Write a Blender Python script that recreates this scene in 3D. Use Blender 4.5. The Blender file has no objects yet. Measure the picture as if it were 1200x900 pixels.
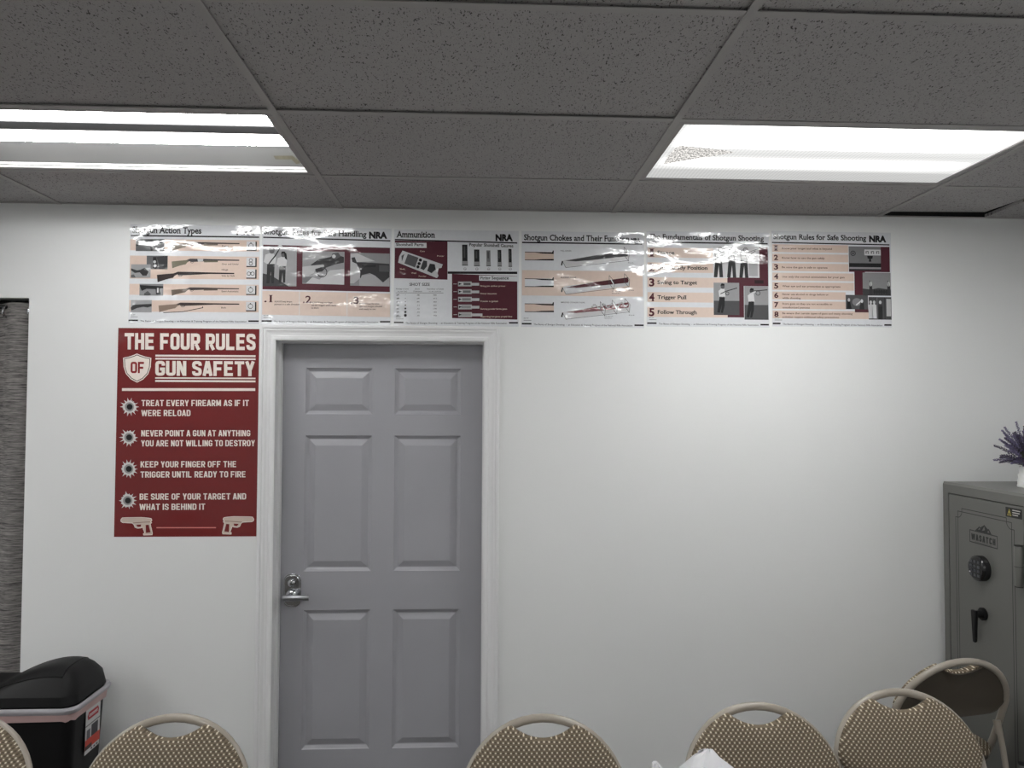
import bpy, bmesh, math, random
from mathutils import Vector, Matrix
random.seed(7)
C = bpy.context.scene.collection
S = bpy.context.scene
PI = math.pi
R = math.radians
Z0 = 1.75                      # eye height above the floor
CEIL = 2.6295                  # ceiling height
# ------------------------------------------------------------------ camera, world, exposure
cam_d = bpy.data.cameras.new('camera')
cam = bpy.data.objects.new('camera', cam_d); C.objects.link(cam); S.camera = cam
cam_d.sensor_fit = 'HORIZONTAL'; cam_d.sensor_width = 36.0; cam_d.lens = 857.2 / 1200 * 36.0
cam_d.clip_start = 0.02
YAW, PITCH, ROLL = 0.04404, 0.03131, 0.00385
fw = Vector((math.sin(YAW)*math.cos(PITCH), math.cos(YAW)*math.cos(PITCH), math.sin(PITCH)))
rt = Vector((math.cos(YAW), -math.sin(YAW), 0)); up = rt.cross(fw)
rt2 = rt*math.cos(ROLL) + up*math.sin(ROLL); up2 = -rt*math.sin(ROLL) + up*math.cos(ROLL)
cam.matrix_world = Matrix(((rt2.x, up2.x, -fw.x, 0), (rt2.y, up2.y, -fw.y, -3.2559), (rt2.z, up2.z, -fw.z, Z0), (0, 0, 0, 1)))
w = bpy.data.worlds.new('world'); S.world = w; w.use_nodes = True
w.node_tree.nodes['Background'].inputs[0].default_value = (0.5, 0.5, 0.5, 1)
w.node_tree.nodes['Background'].inputs[1].default_value = 0.0
vs = S.view_settings
vs.view_transform = 'Standard'; vs.look = 'None'; vs.gamma = 1; vs.use_curve_mapping = False
vs.exposure = 0.0
LENS_LIGHT = 34.0              # peak radiance of a covered light's lens, over its tubes
TUBE_LIGHT = 30.0              # radiance of a bare fluorescent tube
# ------------------------------------------------------------------ materials
def lin(c):
    c /= 255.0
    return c/12.92 if c <= 0.04045 else ((c+0.055)/1.055)**2.4
def srgb(r, g, b): return (lin(r), lin(g), lin(b), 1)
class NT:
    def __init__(s, name):
        s.m = bpy.data.materials.new(name); s.m.use_nodes = True
        s.t = s.m.node_tree; s.b = s.t.nodes['Principled BSDF']
    def n(s, typ, **kw):
        q = s.t.nodes.new(typ)
        for k, v in kw.items(): setattr(q, k, v)
        return q
    def l(s, a, b): s.t.links.new(a, b)
    def math(s, op, a, b=None, clamp=False):
        q = s.n('ShaderNodeMath', operation=op); q.use_clamp = clamp
        for i, v in enumerate((a, b)):
            if v is None: continue
            if isinstance(v, (int, float)): q.inputs[i].default_value = v
            else: s.l(v, q.inputs[i])
        return q.outputs[0]
    def mix(s, f, a, b):
        q = s.n('ShaderNodeMix', data_type='RGBA')
        for i, v in ((0, f), (6, a), (7, b)):
            if isinstance(v, (int, float)): q.inputs[i].default_value = v
            elif isinstance(v, tuple): q.inputs[i].default_value = v
            else: s.l(v, q.inputs[i])
        return q.outputs[2]
    def noise(s, vec, scale, detail=2, rough=0.5):
        q = s.n('ShaderNodeTexNoise'); q.inputs['Scale'].default_value = scale
        q.inputs['Detail'].default_value = detail; q.inputs['Roughness'].default_value = rough
        if vec is not None: s.l(vec, q.inputs['Vector'])
        return q.outputs[0]
    def scaled(s, vec, sc):
        q = s.n('ShaderNodeMapping'); q.inputs['Scale'].default_value = sc; s.l(vec, q.inputs['Vector'])
        return q.outputs[0]
    def step(s, v, lo, hi):
        q = s.n('ShaderNodeMapRange'); q.inputs[1].default_value = lo; q.inputs[2].default_value = hi
        q.clamp = True; s.l(v, q.inputs[0]); return q.outputs[0]
    def bump(s, h, strength, dist, inp='Normal'):
        q = s.n('ShaderNodeBump'); q.inputs['Strength'].default_value = strength; q.inputs['Distance'].default_value = dist
        s.l(h, q.inputs['Height']); s.l(q.outputs[0], s.b.inputs[inp])
MATS = {}
def pm(name, col, rough=0.5, metal=0.0, var=0.06, vscale=8, bump=0, bscale=200, coat=0, spec=None):
    """plain painted, metal or plastic surface with a little procedural variation"""
    if name in MATS: return MATS[name]
    k = NT(name); pos = k.n('ShaderNodeTexCoord').outputs['Object']
    f = k.noise(pos, vscale, 4)
    dark = tuple(c*(1-var) for c in col[:3])+(1,); lite = tuple(min(1, c*(1+var)) for c in col[:3])+(1,)
    k.l(k.mix(f, dark, lite), k.b.inputs['Base Color'])
    k.b.inputs['Roughness'].default_value = rough; k.b.inputs['Metallic'].default_value = metal
    if spec is not None: k.b.inputs['Specular IOR Level'].default_value = spec
    if coat: k.b.inputs['Coat Weight'].default_value = coat; k.b.inputs['Coat Roughness'].default_value = 0.12
    if bump: k.bump(k.noise(pos, bscale, 3), bump, 0.001)
    MATS[name] = k.m
    return k.m
WAVE = [1.0, 'laminated']
def ink(r, g, b):
    """printed colour under a glossy, slightly rippled laminate"""
    name = '%s_print_%d_%d_%d' % (WAVE[1], r, g, b)
    if name in MATS: return MATS[name]
    k = NT(name); pos = k.n('ShaderNodeNewGeometry').outputs['Position']
    f = k.noise(pos, 60, 3); c = srgb(r, g, b)
    k.l(k.mix(f, tuple(x*0.94 for x in c[:3])+(1,), tuple(min(1, x*1.05) for x in c[:3])+(1,)), k.b.inputs['Base Color'])
    k.b.inputs['Roughness'].default_value = 0.55; k.b.inputs['Specular IOR Level'].default_value = 0.2
    k.b.inputs['Coat Weight'].default_value = 1.0; k.b.inputs['Coat Roughness'].default_value = 0.05
    k.b.inputs['Coat IOR'].default_value = 1.6 if WAVE[0] == 1.0 else 1.4
    big = k.noise(k.scaled(pos, (3.0, 1, 6.5)), 1.0, 1)
    small = k.noise(k.scaled(pos, (28, 1, 34)), 1.0, 2)
    h = k.math('ADD', k.math('MULTIPLY', big, 0.019*WAVE[0]), k.math('MULTIPLY', small, 0.0007*WAVE[0]))
    k.bump(h, 1.0, 1.0, 'Coat Normal')
    MATS[name] = k.m
    return k.m
def flatprint(r, g, b, rough=0.45):
    return pm('print_%d_%d_%d' % (r, g, b), srgb(r, g, b), rough, 0, 0.03, 40)
def mat_wall():
    k = NT('painted_drywall'); pos = k.n('ShaderNodeNewGeometry').outputs['Position']
    f = k.noise(pos, 1.6, 3)
    k.l(k.mix(f, (0.79, 0.80, 0.80, 1), (0.83, 0.835, 0.835, 1)), k.b.inputs['Base Color'])
    k.b.inputs['Roughness'].default_value = 0.6
    k.bump(k.noise(pos, 160, 3), 0.12, 0.002); return k.m
def mat_ceiling():
    k = NT('fissured_ceiling_tile'); pos = k.n('ShaderNodeNewGeometry').outputs['Position']
    warp = k.n('ShaderNodeTexNoise'); warp.inputs['Scale'].default_value = 40; k.l(pos, warp.inputs['Vector'])
    wv = k.n('ShaderNodeVectorMath', operation='MULTIPLY_ADD'); k.l(warp.outputs['Color'], wv.inputs[0])
    wv.inputs[1].default_value = (0.012, 0.012, 0); k.l(pos, wv.inputs[2])
    n1 = k.noise(k.scaled(wv.outputs[0], (250, 105, 1)), 1.0, 1)
    fis = k.step(n1, 0.64, 0.69)
    n2 = k.noise(k.scaled(pos, (420, 330, 1)), 1.0, 1)
    pin = k.step(n2, 0.67, 0.72)
    pits = k.math('MAXIMUM', fis, k.math('MULTIPLY', pin, 0.6))
    grain = k.noise(pos, 420, 2)
    base = k.mix(k.noise(pos, 3, 3), (0.35, 0.337, 0.34, 1), (0.39, 0.377, 0.38, 1))
    base = k.mix(k.step(grain, 0.3, 0.7), base, (0.43, 0.42, 0.42, 1))
    k.l(k.mix(pits, base, (0.10, 0.096, 0.094, 1)), k.b.inputs['Base Color'])
    k.b.inputs['Roughness'].default_value = 0.95; k.b.inputs['Specular IOR Level'].default_value = 0.1
    h = k.math('SUBTRACT', k.math('MULTIPLY', grain, 0.25), pits)
    k.bump(h, 0.6, 0.003); return k.m
def mat_fabric(axes):
    k = NT('dotted_fabric_' + axes); sp = k.n('ShaderNodeSeparateXYZ'); k.l(k.n('ShaderNodeTexCoord').outputs['Object'], sp.inputs[0])
    u = k.math('DIVIDE', sp.outputs[0], 0.0150); v = k.math('DIVIDE', sp.outputs[{'xz': 2, 'xy': 1}[axes]], 0.0082)
    v = k.math('ADD', v, 200); u = k.math('ADD', u, 200)
    par = k.math('MULTIPLY', k.math('MODULO', k.math('FLOOR', v), 2), 0.5)
    def dots(off, hw, hh):
        fu = k.math('ABSOLUTE', k.math('SUBTRACT', k.math('FRACT', k.math('ADD', k.math('ADD', u, par), off)), 0.5))
        fv = k.math('ABSOLUTE', k.math('SUBTRACT', k.math('FRACT', v), 0.5))
        return k.math('MULTIPLY', k.math('LESS_THAN', fu, hw), k.math('LESS_THAN', fv, hh))
    light = dots(0, 0.145, 0.25); dark = dots(0.5, 0.16, 0.26)
    pos = k.n('ShaderNodeTexCoord').outputs['Object']
    base = k.mix(k.noise(pos, 300, 2), srgb(106, 95, 80), srgb(128, 116, 100))
    base = k.mix(dark, base, srgb(92, 82, 69))
    k.l(k.mix(light, base, srgb(216, 206, 186)), k.b.inputs['Base Color'])
    k.b.inputs['Roughness'].default_value = 0.9; k.b.inputs['Specular IOR Level'].default_value = 0.15
    k.bump(k.math('ADD', light, k.noise(pos, 500, 2)), 0.5, 0.001); return k.m
def mat_curtain():
    k = NT('heathered_curtain'); pos = k.n('ShaderNodeTexCoord').outputs['Object']
    n1 = k.noise(k.scaled(pos, (7, 7, 210)), 1.0, 4, 0.7)
    n2 = k.noise(k.scaled(pos, (30, 30, 520)), 1.0, 2, 0.7)
    f = k.step(k.math('ADD', k.math('MULTIPLY', n1, 0.6), k.math('MULTIPLY', n2, 0.4)), 0.38, 0.66)
    k.l(k.mix(f, srgb(46, 44, 44), srgb(158, 154, 151)), k.b.inputs['Base Color'])
    k.b.inputs['Roughness'].default_value = 0.85
    k.bump(n2, 0.3, 0.001); return k.m
def mat_emit(name, fn):
    k = NT(name); e = k.n('ShaderNodeEmission'); fn(k, e)
    k.l(e.outputs[0], k.t.nodes['Material Output'].inputs['Surface']); return k.m
def lens_fn(k, e):
    """prismatic lens: bright along its two tubes, dimmer along its margins, fine ribs"""
    tc = k.n('ShaderNodeTexCoord').outputs['Object']; sp = k.n('ShaderNodeSeparateXYZ'); k.l(tc, sp.inputs[0])
    ramp = k.n('ShaderNodeValToRGB'); k.l(k.step(sp.outputs[1], -0.29, 0.29), ramp.inputs[0])
    st = [(0.0, 0.9), (0.05, 1.0), (0.12, 18.), (0.24, 34.), (0.35, 26.), (0.41, 0.90), (0.50, 0.78), (0.56, 0.95), (0.60, 18.), (0.66, 24.), (0.735, 1.1), (0.80, 0.62), (1.0, 0.58)]
    cr = ramp.color_ramp
    while len(cr.elements) < len(st): cr.elements.new(0.5)
    for el, (p, v) in zip(cr.elements, st): el.position = p; el.color = (v/34.0, v/34.0, v/34.0, 1)
    ends = k.step(k.math('ABSOLUTE', sp.outputs[0]), 0.58, 0.40)
    rib = k.math('ABSOLUTE', k.math('SUBTRACT', k.math('FRACT', k.math('MULTIPLY', sp.outputs[0], 75)), 0.5))
    rib2 = k.math('ABSOLUTE', k.math('SUBTRACT', k.math('FRACT', k.math('MULTIPLY', sp.outputs[1], 75)), 0.5))
    r = k.math('ADD', 0.82, k.math('MULTIPLY', k.math('ADD', rib, rib2), 0.36))
    hot = k.math('MULTIPLY', k.math('MULTIPLY', ramp.outputs[0], LENS_LIGHT), k.math('POWER', ends, 2.0))
    cool = k.math('MULTIPLY', k.math('MINIMUM', k.math('MULTIPLY', ramp.outputs[0], LENS_LIGHT), 0.86), k.math('SUBTRACT', 1.0, k.math('POWER', ends, 2.0)))
    k.l(k.math('MULTIPLY', k.math('ADD', hot, cool), r), e.inputs[1])
    e.inputs[0].default_value = (1, 1, 0.985, 1)
def patch_fn(k, e):
    tc = k.n('ShaderNodeTexCoord').outputs['Object']
    f = k.step(k.noise(k.scaled(tc, (150, 90, 1)), 1.0, 2, 0.7), 0.42, 0.56)
    k.l(k.math('ADD', 0.28, k.math('MULTIPLY', f, 0.75)), e.inputs[1]); e.inputs[0].default_value = (1, 0.97, 0.93, 1)
def tube_fn(k, e):
    e.inputs[0].default_value = (1, 1, 0.99, 1); e.inputs[1].default_value = TUBE_LIGHT
M = {}
M['wall'] = mat_wall()
M['ceiling'] = mat_ceiling()
M['grid'] = pm('painted_grid_bar', (0.36, 0.35, 0.345, 1), 0.6)
M['plenum'] = pm('dark_plenum', (0.02, 0.02, 0.02, 1), 0.9)
M['trim'] = pm('white_trim_paint', (0.80, 0.80, 0.81, 1), 0.32, 0, 0.03, 5)
M['door'] = pm('grey_door_paint', (0.35, 0.35, 0.376, 1), 0.38, 0, 0.04, 6, 0.1, 60)
M['carpet'] = pm('dark_carpet', (0.10, 0.095, 0.09, 1), 0.95, 0, 0.3, 60, 0.6, 300)
M['chrome'] = pm('brushed_chrome', (0.55, 0.56, 0.58, 1), 0.16, 1.0, 0.04)
M['dark_chrome'] = pm('satin_nickel', (0.42, 0.43, 0.45, 1), 0.28, 1.0, 0.04)
M['black'] = pm('black_plastic', (0.0045, 0.0045, 0.005, 1), 0.5, 0, 0.1, 30, 0.15, 400, spec=0.25)
M['black_gloss'] = pm('glossy_black_plastic', (0.008, 0.008, 0.009, 1), 0.2)
M['key'] = pm('keypad_key', srgb(52, 54, 60), 0.4)
M['safe'] = pm('grey_safe_enamel', srgb(99, 99, 95), 0.36, 0, 0.04, 5, 0.08, 300)
M['stripe'] = pm('black_pinstripe', (0.012, 0.012, 0.012, 1), 0.5)
M['frame'] = pm('taupe_tube_paint', srgb(158, 150, 139), 0.3, 0, 0.04, 10, coat=0.4)
M['panel'] = pm('brown_steel_panel', srgb(78, 71, 62), 0.45, 0, 0.06)
M['rubber'] = pm('grey_rubber', srgb(70, 68, 64), 0.7)
M['fab_xz'] = mat_fabric('xz'); M['fab_xy'] = mat_fabric('xy')
M['curtain'] = mat_curtain()
M['glass'] = pm('dark_window_pane', (0.01, 0.012, 0.015, 1), 0.05)
M['bag'] = pm('white_film', (0.82, 0.82, 0.85, 1), 0.35, 0, 0.04, 30)
M['liner'] = pm('pale_grey_liner_film', srgb(178, 176, 182), 0.4, 0, 0.06, 30)
M['liner_pink'] = pm('pinkish_liner_film', srgb(196, 166, 164), 0.45, 0, 0.06, 30)
M['ceramic'] = pm('white_ceramic', (0.82, 0.82, 0.80, 1), 0.3, 0, 0.03, 20)
M['stem'] = pm('grey_green_stem', srgb(72, 76, 66), 0.7, 0, 0.2, 40)
M['bloom'] = pm('lavender_bloom', srgb(116, 108, 142), 0.8, 0, 0.35, 90)
M['bloom_dark'] = pm('dark_lavender_bloom', srgb(74, 66, 92), 0.8, 0, 0.35, 90)
M['housing'] = pm('grey_light_housing', (0.10, 0.10, 0.10, 1), 0.5)
M['reflector'] = pm('white_reflector', (0.85, 0.85, 0.84, 1), 0.4)
M['ballast'] = pm('grey_ballast_cover', (0.065, 0.065, 0.068, 1), 0.6)
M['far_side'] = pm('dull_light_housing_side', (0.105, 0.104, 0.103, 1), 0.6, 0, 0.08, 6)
M['fix_frame'] = pm('light_door_frame', (0.30, 0.29, 0.285, 1), 0.5)
M['sticker'] = pm('beige_sticker', (0.075, 0.068, 0.045, 1), 0.6, 0, 0.4, 60)
M['lens'] = mat_emit('glowing_prismatic_lens', lens_fn)
M['patch'] = mat_emit('glittering_worn_lens', patch_fn)
M['tube'] = mat_emit('fluorescent_tube_glow', tube_fn)
M['table'] = pm('off_white_table_top', (0.62, 0.61, 0.58, 1), 0.45)
# ------------------------------------------------------------------ mesh helpers
class MB:
    def __init__(s): s.v = []; s.f = []; s.mi = []; s.mats = []
    def mid(s, m):
        if m not in s.mats: s.mats.append(m)
        return s.mats.index(m)
    def add(s, vs, fs, m):
        o = len(s.v); s.v += [tuple(v) for v in vs]; i = s.mid(m)
        for f in fs: s.f.append(tuple(o+a for a in f)); s.mi.append(i)
    def box(s, x0, x1, y0, y1, z0, z1, m):
        v = [(x, y, z) for z in (z0, z1) for y in (y0, y1) for x in (x0, x1)]
        s.add(v, [(0, 2, 3, 1), (4, 5, 7, 6), (0, 1, 5, 4), (2, 6, 7, 3), (0, 4, 6, 2), (1, 3, 7, 5)], m)
    def tube(s, pts, r, m, n=12, cap=True, closed=False):
        pts = [Vector(p) for p in pts]; N = len(pts); rings = []; ref = None
        rr = r if isinstance(r, (list, tuple)) else [r]*N
        for i, p in enumerate(pts):
            a = pts[(i-1) % N] if (closed or i > 0) else p; b = pts[(i+1) % N] if (closed or i < N-1) else p
            t = (b-a).normalized()
            if ref is None:
                ref = Vector((0, 0, 1)) if abs(t.z) < 0.9 else Vector((1, 0, 0))
            u = (ref - t*ref.dot(t)).normalized(); ref = u; q = t.cross(u)
            rings.append([p + (u*math.cos(2*PI*k/n) + q*math.sin(2*PI*k/n))*rr[i] for k in range(n)])
        vs = [v for g in rings for v in g]; fs = []
        for i in range(N if closed else N-1):
            j = (i+1) % N
            for k in range(n): fs.append((i*n+k, i*n+(k+1) % n, j*n+(k+1) % n, j*n+k))
        if cap and not closed: fs.append(tuple(reversed(range(n)))); fs.append(tuple((N-1)*n+k for k in range(n)))
        s.add(vs, fs, m)
    def lathe(s, prof, m, c=(0, 0, 0), n=24, axis='z'):
        vs = []
        for r, h in prof:
            for k in range(n):
                a, b = r*math.cos(2*PI*k/n), r*math.sin(2*PI*k/n)
                vs.append({'z': (c[0]+a, c[1]+b, c[2]+h), 'y': (c[0]+a, c[1]+h, c[2]+b), 'x': (c[0]+h, c[1]+a, c[2]+b)}[axis])
        fs = []
        for i in range(len(prof)-1):
            for k in range(n): fs.append((i*n+k, i*n+(k+1) % n, (i+1)*n+(k+1) % n, (i+1)*n+k))
        fs.append(tuple(range(n))); fs.append(tuple((len(prof)-1)*n+k for k in range(n)))
        s.add(vs, fs, m)
    def prism(s, poly, f, d, m):
        """poly (2D) mapped by f(u, v, depth) and extruded from depth 0 to d"""
        n = len(poly); vs = [f(u, v, 0) for u, v in poly] + [f(u, v, d) for u, v in poly]
        fs = [tuple(range(n)), tuple(reversed(range(n, 2*n)))] + [(k, (k+1) % n, n+(k+1) % n, n+k) for k in range(n)]
        s.add(vs, fs, m)
    def build(s, name, parent=None, smooth=False, fixn=True, bevel=0, seg=2):
        me = bpy.data.meshes.new(name); me.from_pydata(s.v, [], s.f)
        for m in s.mats: me.materials.append(m)
        for p, i in zip(me.polygons, s.mi): p.material_index = i
        if fixn:
            b = bmesh.new(); b.from_mesh(me); bmesh.ops.recalc_face_normals(b, faces=b.faces); b.to_mesh(me); b.free()
        if smooth:
            me.polygons.foreach_set('use_smooth', [True]*len(me.polygons))
            if smooth != 'all': me.set_sharp_from_angle(angle=R(40))
        o = bpy.data.objects.new(name, me); C.objects.link(o)
        if parent is not None: o.parent = parent
        if bevel:
            b = o.modifiers.new('bevel', 'BEVEL'); b.width = bevel; b.segments = seg; b.limit_method = 'ANGLE'; b.angle_limit = R(35)
        return o
def tag(o, label=None, cat=None, group=None, kind=None):
    if label: o['label'] = label
    if cat: o['category'] = cat
    if group: o['group'] = group
    if kind: o['kind'] = kind
    return o
def thing(name, label, cat, loc=(0, 0, 0), rz=0, group=None):
    o = bpy.data.objects.new(name, None); C.objects.link(o); o.empty_display_size = 0.1
    o.location = loc; o.rotation_euler = (0, 0, rz)
    return tag(o, label, cat, group)
def copy_tree(o, parent=None):
    c = o.copy(); C.objects.link(c)
    if parent is not None: c.parent = parent
    for ch in list(o.children): copy_tree(ch, c)
    return c
def rrect(x0, x1, y0, y1, r, n=5):
    p = []
    for cx, cy, a in ((x1-r, y0+r, -90), (x1-r, y1-r, 0), (x0+r, y1-r, 90), (x0+r, y0+r, 180)):
        for k in range(n+1):
            t = R(a+90*k/n); p.append((cx+r*math.cos(t), cy+r*math.sin(t)))
    return p
# ------------------------------------------------------------------ lettering
_tc = {}
def raw_text(s, bold=0.0, serif=False):
    """triangles and bounds of a line of text at size 1"""
    key = (s, bold, serif)
    if key in _tc: return _tc[key]
    cu = bpy.data.curves.new('lettering', 'FONT'); cu.body = s; cu.size = 1; cu.offset = bold; cu.resolution_u = 3
    cu.dimensions = '2D'; cu.fill_mode = 'BOTH'
    ob = bpy.data.objects.new('lettering', cu); C.objects.link(ob)
    dg = bpy.context.evaluated_depsgraph_get(); dg.update()
    me = bpy.data.meshes.new_from_object(ob.evaluated_get(dg))
    polys = [[(me.vertices[i].co.x, me.vertices[i].co.y) for i in p.vertices] for p in me.polygons]
    if serif:
        b = bmesh.new(); b.from_mesh(me); bmesh.ops.remove_doubles(b, verts=b.verts, dist=1e-5)
        extra = []
        for e in b.edges:
            if not e.is_boundary: continue
            (x0, y0), (x1, y1) = [(v.co.x, v.co.y) for v in e.verts]
            if abs(y0-y1) > 0.004: continue
            L = abs(x1-x0); a, c = min(x0, x1), max(x0, x1)
            if not 0.05 < L < 0.2: continue
            cy = e.link_faces[0].calc_center_median().y
            if cy > y0 and abs(y0) < 0.06 or cy > y0 and y0 < -0.15: extra.append([(a-.055, y0), (c+.055, y0), (c+.055, y0+.05), (a-.055, y0+.05)])
            elif cy < y0 and y0 > 0.62: extra.append([(a-.055, y0-.05), (c+.05, y0-.05), (c+.05, y0), (a-.055, y0)])
            elif cy < y0 and y0 > 0.45: extra.append([(a-.06, y0-.05), (c, y0-.05), (c, y0), (a-.06, y0)])
        b.free(); polys += extra
    C.objects.unlink(ob); bpy.data.objects.remove(ob); bpy.data.meshes.remove(me); bpy.data.curves.remove(cu)
    xs = [p[0] for q in polys for p in q] or [0, 1]
    _tc[key] = (polys, min(xs), max(xs)); return _tc[key]
CAP = None
def stroke(pts, t, closed=False):
    """quads with mitred corners along a 2D polyline"""
    P = [Vector((a, b)) for a, b in pts]; n = len(P); L = []; Rr = []
    for i in range(n):
        d0 = (P[i]-P[i-1]).normalized() if (i > 0 or closed) else None
        d1 = (P[(i+1) % n]-P[i]).normalized() if (i < n-1 or closed) else None
        d0 = d0 or d1; d1 = d1 or d0
        n0 = Vector((-d0.y, d0.x)); n1 = Vector((-d1.y, d1.x)); m = n0+n1
        m = n0 if m.length < 1e-6 else m.normalized()
        k = t/2/max(0.35, m.dot(n0)); L.append(P[i]+m*k); Rr.append(P[i]-m*k)
    return [[tuple(L[i]), tuple(L[(i+1) % n]), tuple(Rr[(i+1) % n]), tuple(Rr[i])] for i in range(n if closed else n-1)]
def block_glyph(ch, t, W, c):
    """block capitals from mitred strokes, cap height 1"""
    h = t/2; a = W-h; cc = c*.3
    def rnd(x, y, sx, sy):    # three points rounding the corner at (x, y); the arm lies towards (sx, sy)
        return [(x, y+sy*c), (x+sx*cc, y+sy*cc), (x+sx*c, y)]
    bl, br, tr, tl = rnd(h, h, 1, 1), rnd(a, h, -1, 1), rnd(a, 1-h, -1, -1), rnd(h, 1-h, 1, -1)
    rv = lambda q: q[::-1]
    ring = bl+rv(br)+tr+rv(tl)
    mid = .5
    g = {'T': [[(0, 1-h), (W, 1-h)], [(W/2, 0), (W/2, 1-t)]],
         'H': [[(h, 0), (h, 1)], [(a, 0), (a, 1)], [(t, .5), (W-t, .5)]],
         'E': [[(h, 0), (h, 1)], [(t, h), (W*.93, h)], [(t, .51), (W*.85, .51)], [(t, 1-h), (W*.93, 1-h)]],
         'F': [[(h, 0), (h, 1)], [(t, .48), (W*.82, .48)], [(t, 1-h), (W*.93, 1-h)]],
         'L': [[(h, 0), (h, 1)], [(t, h), (W*.9, h)]],
         'I': [[(h, 0), (h, 1)]],
         'O': ['c', ring],
         'D': ['c', [(h, h)]+rv(br)+tr+[(h, 1-h)]],
         'U': [[(h, 1)]+bl+rv(br)+[(a, 1)]],
         'P': [[(h, 0), (h, 1-h)]+[(h, 1-h)][:0]+tr[::-1]+[(a, .42+c*.8), (a-cc, .42+cc*.8), (a-c, .42), (t, .42)]],
         'R': [[(h, 0), (h, 1-h)]+tr[::-1]+[(a, .46+c*.8), (a-cc, .46+cc*.8), (a-c, .46), (t, .46)], [(W*.55, .46-h), (a+h*.15, 0)]],
         'B': [[(h, 1), (h, 0)], [(t, h)]+rv(br)+[(a, .42), (a-cc, .49), (a-c, .51), (t, .51)], [(a-c, .51), (a-cc, .53), (a-.01, .60)]+tr+[(t, 1-h)]],
         'S': [[(a, .69)]+tr+rv(tl)+[(h, .66), (h+cc, .585), (a-cc, .425), (a, .35)]+br+rv(bl)+[(h, .31)]],
         'C': [[(a, .69)]+tr+rv(tl)+bl+rv(br)+[(a, .31)]],
         'G': [[(a, .68)]+tr+rv(tl)+bl+rv(br)+[(a, .45), (W*.48, .45)]],
         'N': [[(h, 0), (h, 1)], [(a, 0), (a, 1)], [(h*1.3, .96), (W-h*1.3, .04)]],
         'A': [[(h*.8, 0), (W*.46, 1)], [(W-h*.8, 0), (W*.54, 1)], [(W*.25, .27), (W*.75, .27)]],
         'V': [[(h*.8, 1), (W*.46, 0)], [(W-h*.8, 1), (W*.54, 0)]],
         'Y': [[(h*.9, 1), (W/2-h*.2, .44)], [(W-h*.9, 1), (W/2+h*.2, .44)], [(W/2, 0), (W/2, .47)]],
         'K': [[(h, 0), (h, 1)], [(t*.9, .40), (W-h*.8, 1)], [(W*.42, .58), (W-h*.6, 0)]]}
    w_ = {'I': t, 'M': W*1.25, 'W': W*1.5}.get(ch, W)
    if ch == 'M': q = w_-h; g['M'] = [[(h, 0), (h, 1)], [(q, 0), (q, 1)], [(h*1.4, 1), (w_/2-h*.1, .12)], [(w_-h*1.4, 1), (w_/2+h*.1, .12)]]
    if ch == 'W': g['W'] = [[(h*.8, 1), (w_*.27, 0)], [(w_*.27, 0), (w_*.5, .95)], [(w_*.5, .95), (w_*.73, 0)], [(w_-h*.8, 1), (w_*.73, 0)]]
    d = g[ch]
    if d and d[0] == 'c':
        return [stroke(d[1], t, True)], w_
    return [stroke(x, t) for x in d], w_
def block_text(s, t=0.185, W=0.60, c=0.11, gap=0.065, space=0.3):
    x = 0; polys = []
    for ch in s:
        if ch == ' ': x += space; continue
        q, wd = block_glyph(ch, t, W, c)
        for k, st in enumerate(q): polys += [([(x+a, b) for a, b in p], k*.22) for p in st]
        x += wd+gap
    return polys, 0, x-gap
class Flat:
    """a printed patch: polygons in sheet coordinates (any px frame), mapped by f(u, v, lift)"""
    def __init__(s, f): s.f = f; s.mb = MB()
    def poly(s, pts, m, lift=1):
        s.mb.add([s.f(a, b, lift) for a, b in pts], [tuple(range(len(pts)))], m); return s
    def rect(s, x0, y0, x1, y1, m, lift=1): return s.poly([(x0, y0), (x1, y0), (x1, y1), (x0, y1)], m, lift)
    def line(s, pts, t, m, lift=1, closed=False):
        for q in stroke(pts, t, closed): s.poly(q, m, lift)
        return s
    def disc(s, cx, cy, r, m, lift=1, n=18, ry=None):
        ry = ry or r
        return s.poly([(cx+r*math.cos(2*PI*k/n), cy+ry*math.sin(2*PI*k/n)) for k in range(n)], m, lift)
    def ring(s, cx, cy, r, t, m, lift=1, n=20):
        return s.line([(cx+r*math.cos(2*PI*k/n), cy+r*math.sin(2*PI*k/n)) for k in range(n)], t, m, lift, True)
    def text(s, body, x, y, wd, cap, m, lift=2, bold=0.0, serif=False, block=False, slope=0.0):
        """body set from x, baseline y (y runs down), squeezed to width wd, capital height cap"""
        if block:
            polys, a, b = block_text(body) if block is True else block_text(body, **block); ch = 1.0
        else:
            polys, a, b = raw_text(body, bold, serif); ch = 0.72; polys = [(p, 0) for p in polys]
        sx = wd/(b-a); sy = cap/ch
        for p, dl in polys:
            s.poly([(x+(u-a)*sx, y-v*sy+slope*(u-a)*sx) for u, v in p], m, lift+dl)
        return s
    def build(s, name, parent, label=None):
        o = s.mb.build(name, parent, fixn=False)
        if label: o['label'] = label
        return o
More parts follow.
